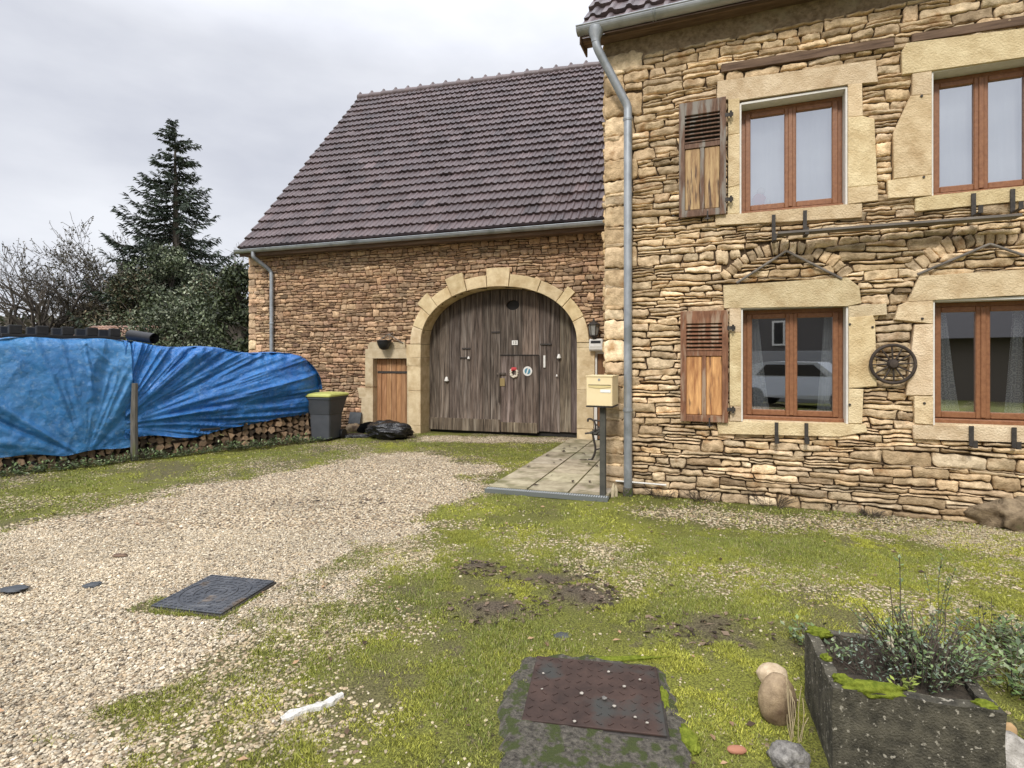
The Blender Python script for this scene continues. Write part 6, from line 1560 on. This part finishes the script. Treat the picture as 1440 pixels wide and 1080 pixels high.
for i, (px, d, w, h) in enumerate(((0, 22, 1.6, 2.6), (62, 21, 1.3, 2.3), (105, 23, 1.4, 2.6), (-60, 22, 2, 2.8))):
    x = (px-CX)/F*d; rs = np.random.default_rng(70+i)
    o = thing('bush', ('twiggy brown bush at the left picture edge behind the tarps', 'brown twiggy bush under the forked bare tree', 'brown bush left of the shed roof', 'brown bush beyond the left picture edge')[i], 'bush', T((x, d, 0)), 'brown bushes behind the woodpile')
    mb = MB(); P = []
    for k in range(240):
        a = rs.uniform(0, 2*PI); r = w*math.sqrt(rs.random()); z = h*rs.uniform(.5, 1)*math.sqrt(max(.05, 1-(r/w)**2)); p = Vector((r*math.cos(a), r*math.sin(a), z)); q = Vector((r*.4*math.cos(a), r*.4*math.sin(a), 0)); m_ = q.lerp(p, .55)+Vector((rs.normal(0, .1), rs.normal(0, .1), .1)); mb.tube([tuple(q), tuple(m_), tuple(p)], [.014, .009, .004], 3, False)
        for u_ in range(5): t = rs.uniform(.3, 1); P.append(m_.lerp(p, t)); e = m_.lerp(p, t); mb.tube([tuple(e), tuple(e+Vector((rs.normal(0, .22), rs.normal(0, .22), rs.uniform(.0, .35))))], [.006, .003], 3, False)
    mb.build('twigs', m_bark, o, fix=False); V, Fs, cc_ = leafcards(P, .05, lb1, rs, .15, 4); bulk('foliage', V, Fs, m_leaf, o, cc_)
# far wood beyond, one mass
rs = np.random.default_rng(99); P = np.stack([rs.uniform(-75, -12, 26000), rs.uniform(46, 60, 26000), rs.random(26000)], -1); P[:, 2] = P[:, 2]*(3.2+3.2*fbm(P[:, 0]*.35, P[:, 1]*.05, 5, 3)); V, Fs, cc_ = leafcards(P, .30, [(.10, .085, .06), (.07, .06, .045), (.06, .07, .04)], rs, .1, 1)
tag(bulk('distant_wood', V, Fs, m_leaf, None, cc_), kind='stuff')
# ================================================================== across the street (seen in the window panes)
sth = thing('neighbour_house', 'grey gabled house across the street mirrored in the ground floor panes', 'house', T((-4.2, -13.5, 0)))
mb = MB(); mb.add([(-4, 0, 0), (4, 0, 0), (4, 0, 3.2), (0, 0, 7.0), (-4, 0, 3.2), (-4, -9, 0), (4, -9, 0), (4, -9, 3.2), (0, -9, 7), (-4, -9, 3.2)], [(0, 1, 2, 3, 4), (5, 9, 8, 7, 6), (1, 6, 7, 2), (0, 4, 9, 5)]); mb.build('wall', plain('dark_pebbledash', (.10, .09, .085), .9), sth)
mb = MB()
for sx in (-1, 1):
    mb.add([(0, .5, 7.15), (sx*4.5, .5, 2.85), (sx*4.5, -9.3, 2.85), (0, -9.3, 7.15), (0, .5, 7.3), (sx*4.5, .5, 3.0), (sx*4.5, -9.3, 3.0), (0, -9.3, 7.3)], [(0, 1, 2, 3), (4, 7, 6, 5), (0, 4, 5, 1), (2, 6, 7, 3)])
mb.build('roof', plain('slate_roof', (.045, .042, .045), .8), sth)
for x in (-1.6, 1.2):
    mb = MB(); mb.box(x-.5, x+.5, .001, .06, 2.2, 3.3); w_ = mb.build('window', m_white, sth); mb = MB(); mb.box(x-.42, x-.04, .062, .07, 2.28, 3.22); mb.box(x+.04, x+.42, .062, .07, 2.28, 3.22); mb.build('pane', m_dark, w_)
n2 = thing('long_roofed_building', 'low dark roofed building across the street mirrored in the right ground floor panes', 'building', T((5.5, -15, 0)))
mb = MB(); mb.box(-5, 7, -6, 0, 0, 2.5); mb.build('wall', plain('brown_wall', (.12, .10, .08), .9), n2)
mb = MB(); mb.add([(-5.3, .5, 2.4), (7.3, .5, 2.4), (7.3, -3, 4.8), (-5.3, -3, 4.8), (7.3, -6.5, 2.4), (-5.3, -6.5, 2.4)], [(0, 1, 2, 3), (3, 2, 4, 5)]); mb.build('roof', plain('dark_roof', (.05, .045, .045), .8), n2)
gw = MB(); gw.bbox(-8.0, 0, -.1, .1, 0, 1.9, .01); o = gw.build('garden_wall', plain('grey_wall', (.22, .22, .22), .9), M=T((1.6, -9.5, 0))); tag(o, 'plain grey garden wall across the street mirrored in the left ground floor panes', 'wall')
car = thing('parked_car', 'silver grey car parked across the street mirrored in the left ground floor window', 'car', T((-.6, -7.6, 0)))
prof = [(-2.0, .35), (-2.05, .75), (-1.75, 1.0), (-1.45, 1.42), (-.9, 1.52), (.6, 1.5), (1.15, 1.05), (1.95, .85), (2.05, .5), (2.0, .3)]
mb = MB(); n = len(prof)
for yy, sc_ in ((-.80, .97), (.80, .97)): pass
lay = [(-.82, 1, 0), (-.86, 1, 0), (.86, 1, 0), (.82, 1, 0)]
vs = []
for k, yy in enumerate((-.85, .85)): vs += [(x, yy*(1 if z < 1.0 else .84), z) for x, z in prof]
mb.add(vs, [tuple(range(n)), tuple(range(2*n-1, n-1, -1))]+[(i, (i+1) % n, n+(i+1) % n, n+i) for i in range(n)]); mb.build('body', plain('silver_paint', (.36, .38, .40), .35, .3), car)
for sx in (-1.3, 1.3):
    for sy in (-.8, .8): mb = MB(); mb.lathe([(.31, -.1), (.33, 0), (.31, .1)], (sx, sy, .32), 18, 'y'); mb.build('wheel', m_black, car)
mb = MB(); mb.add([(-1.3, .84*.86, 1.05), (.9, .84*.86, 1.05), (.5, .735, 1.42), (-.95, .735, 1.42)], [(0, 1, 2, 3)]); mb.build('side_window', m_dark, car, fix=False)
# ================================================================== sky, sun, camera
w = bpy.data.worlds.new('World'); bpy.context.scene.world = w; w.use_nodes = True; nt = w.node_tree; N = nt.nodes.new; L = nt.links.new
SUN_EL, SUN_AZ = math.radians(42), math.radians(200)     # azimuth clockwise from +Y
bg = nt.nodes['Background']; sky = N('ShaderNodeTexSky'); sky.sky_type = 'NISHITA'; sky.sun_disc = False; sky.sun_elevation = SUN_EL; sky.sun_rotation = SUN_AZ
tc = N('ShaderNodeTexCoord'); mp = N('ShaderNodeMapping'); mp.inputs['Scale'].default_value = (1, 1, 2.6); mp.inputs['Rotation'].default_value = (0, .15, .6); L(tc.outputs['Generated'], mp.inputs[0])
no = N('ShaderNodeTexNoise'); no.inputs['Scale'].default_value = 2.2; no.inputs['Detail'].default_value = 6; no.inputs['Roughness'].default_value = .5; L(mp.outputs[0], no.inputs[0])
rp = N('ShaderNodeValToRGB'); e = rp.color_ramp.elements; e[0].position = .32; e[1].position = .68; e[0].color = (5.7, 5.9, 6.6, 1); e[1].color = (8.4, 8.55, 9.0, 1); L(no.outputs['Fac'], rp.inputs[0])
sep = N('ShaderNodeSeparateXYZ'); L(tc.outputs['Generated'], sep.inputs[0])
mr = N('ShaderNodeMapRange'); mr.inputs['From Min'].default_value = .45; mr.inputs['From Max'].default_value = 1; mr.inputs['To Min'].default_value = 1; mr.inputs['To Max'].default_value = 3.2; L(sep.outputs['Z'], mr.inputs[0])
vm = N('ShaderNodeVectorMath'); vm.operation = 'SCALE'; L(rp.outputs[0], vm.inputs[0]); L(mr.outputs[0], vm.inputs['Scale'])
mx = N('ShaderNodeMix'); mx.data_type = 'RGBA'; mx.inputs[0].default_value = .93; L(sky.outputs[0], mx.inputs[6]); L(vm.outputs[0], mx.inputs[7])
L(mx.outputs[2], bg.inputs['Color']); bg.inputs['Strength'].default_value = .115
sl = bpy.data.lights.new('sun', 'SUN'); sl.energy = 2.7; sl.angle = math.radians(12); sl.color = (1, .96, .9); so = bpy.data.objects.new('sun', sl); C.objects.link(so)
dv = Vector((math.sin(SUN_AZ)*math.cos(SUN_EL), math.cos(SUN_AZ)*math.cos(SUN_EL), math.sin(SUN_EL))); so.rotation_euler = dv.to_track_quat('Z', 'Y').to_euler()
cam = bpy.data.cameras.new('camera'); co = bpy.data.objects.new('camera', cam); C.objects.link(co); co.location = (0, 0, EYE); co.rotation_euler = (PI/2, 0, 0)
cam.sensor_width = 36; cam.lens = 36*F/1440; cam.shift_y = -(540-HY)/1440; cam.clip_start = .05; cam.clip_end = 1000
sc = bpy.context.scene; sc.camera = co
sc.view_settings.view_transform = 'Standard'; sc.view_settings.look = 'None'; sc.view_settings.exposure = 0; sc.view_settings.gamma = 1
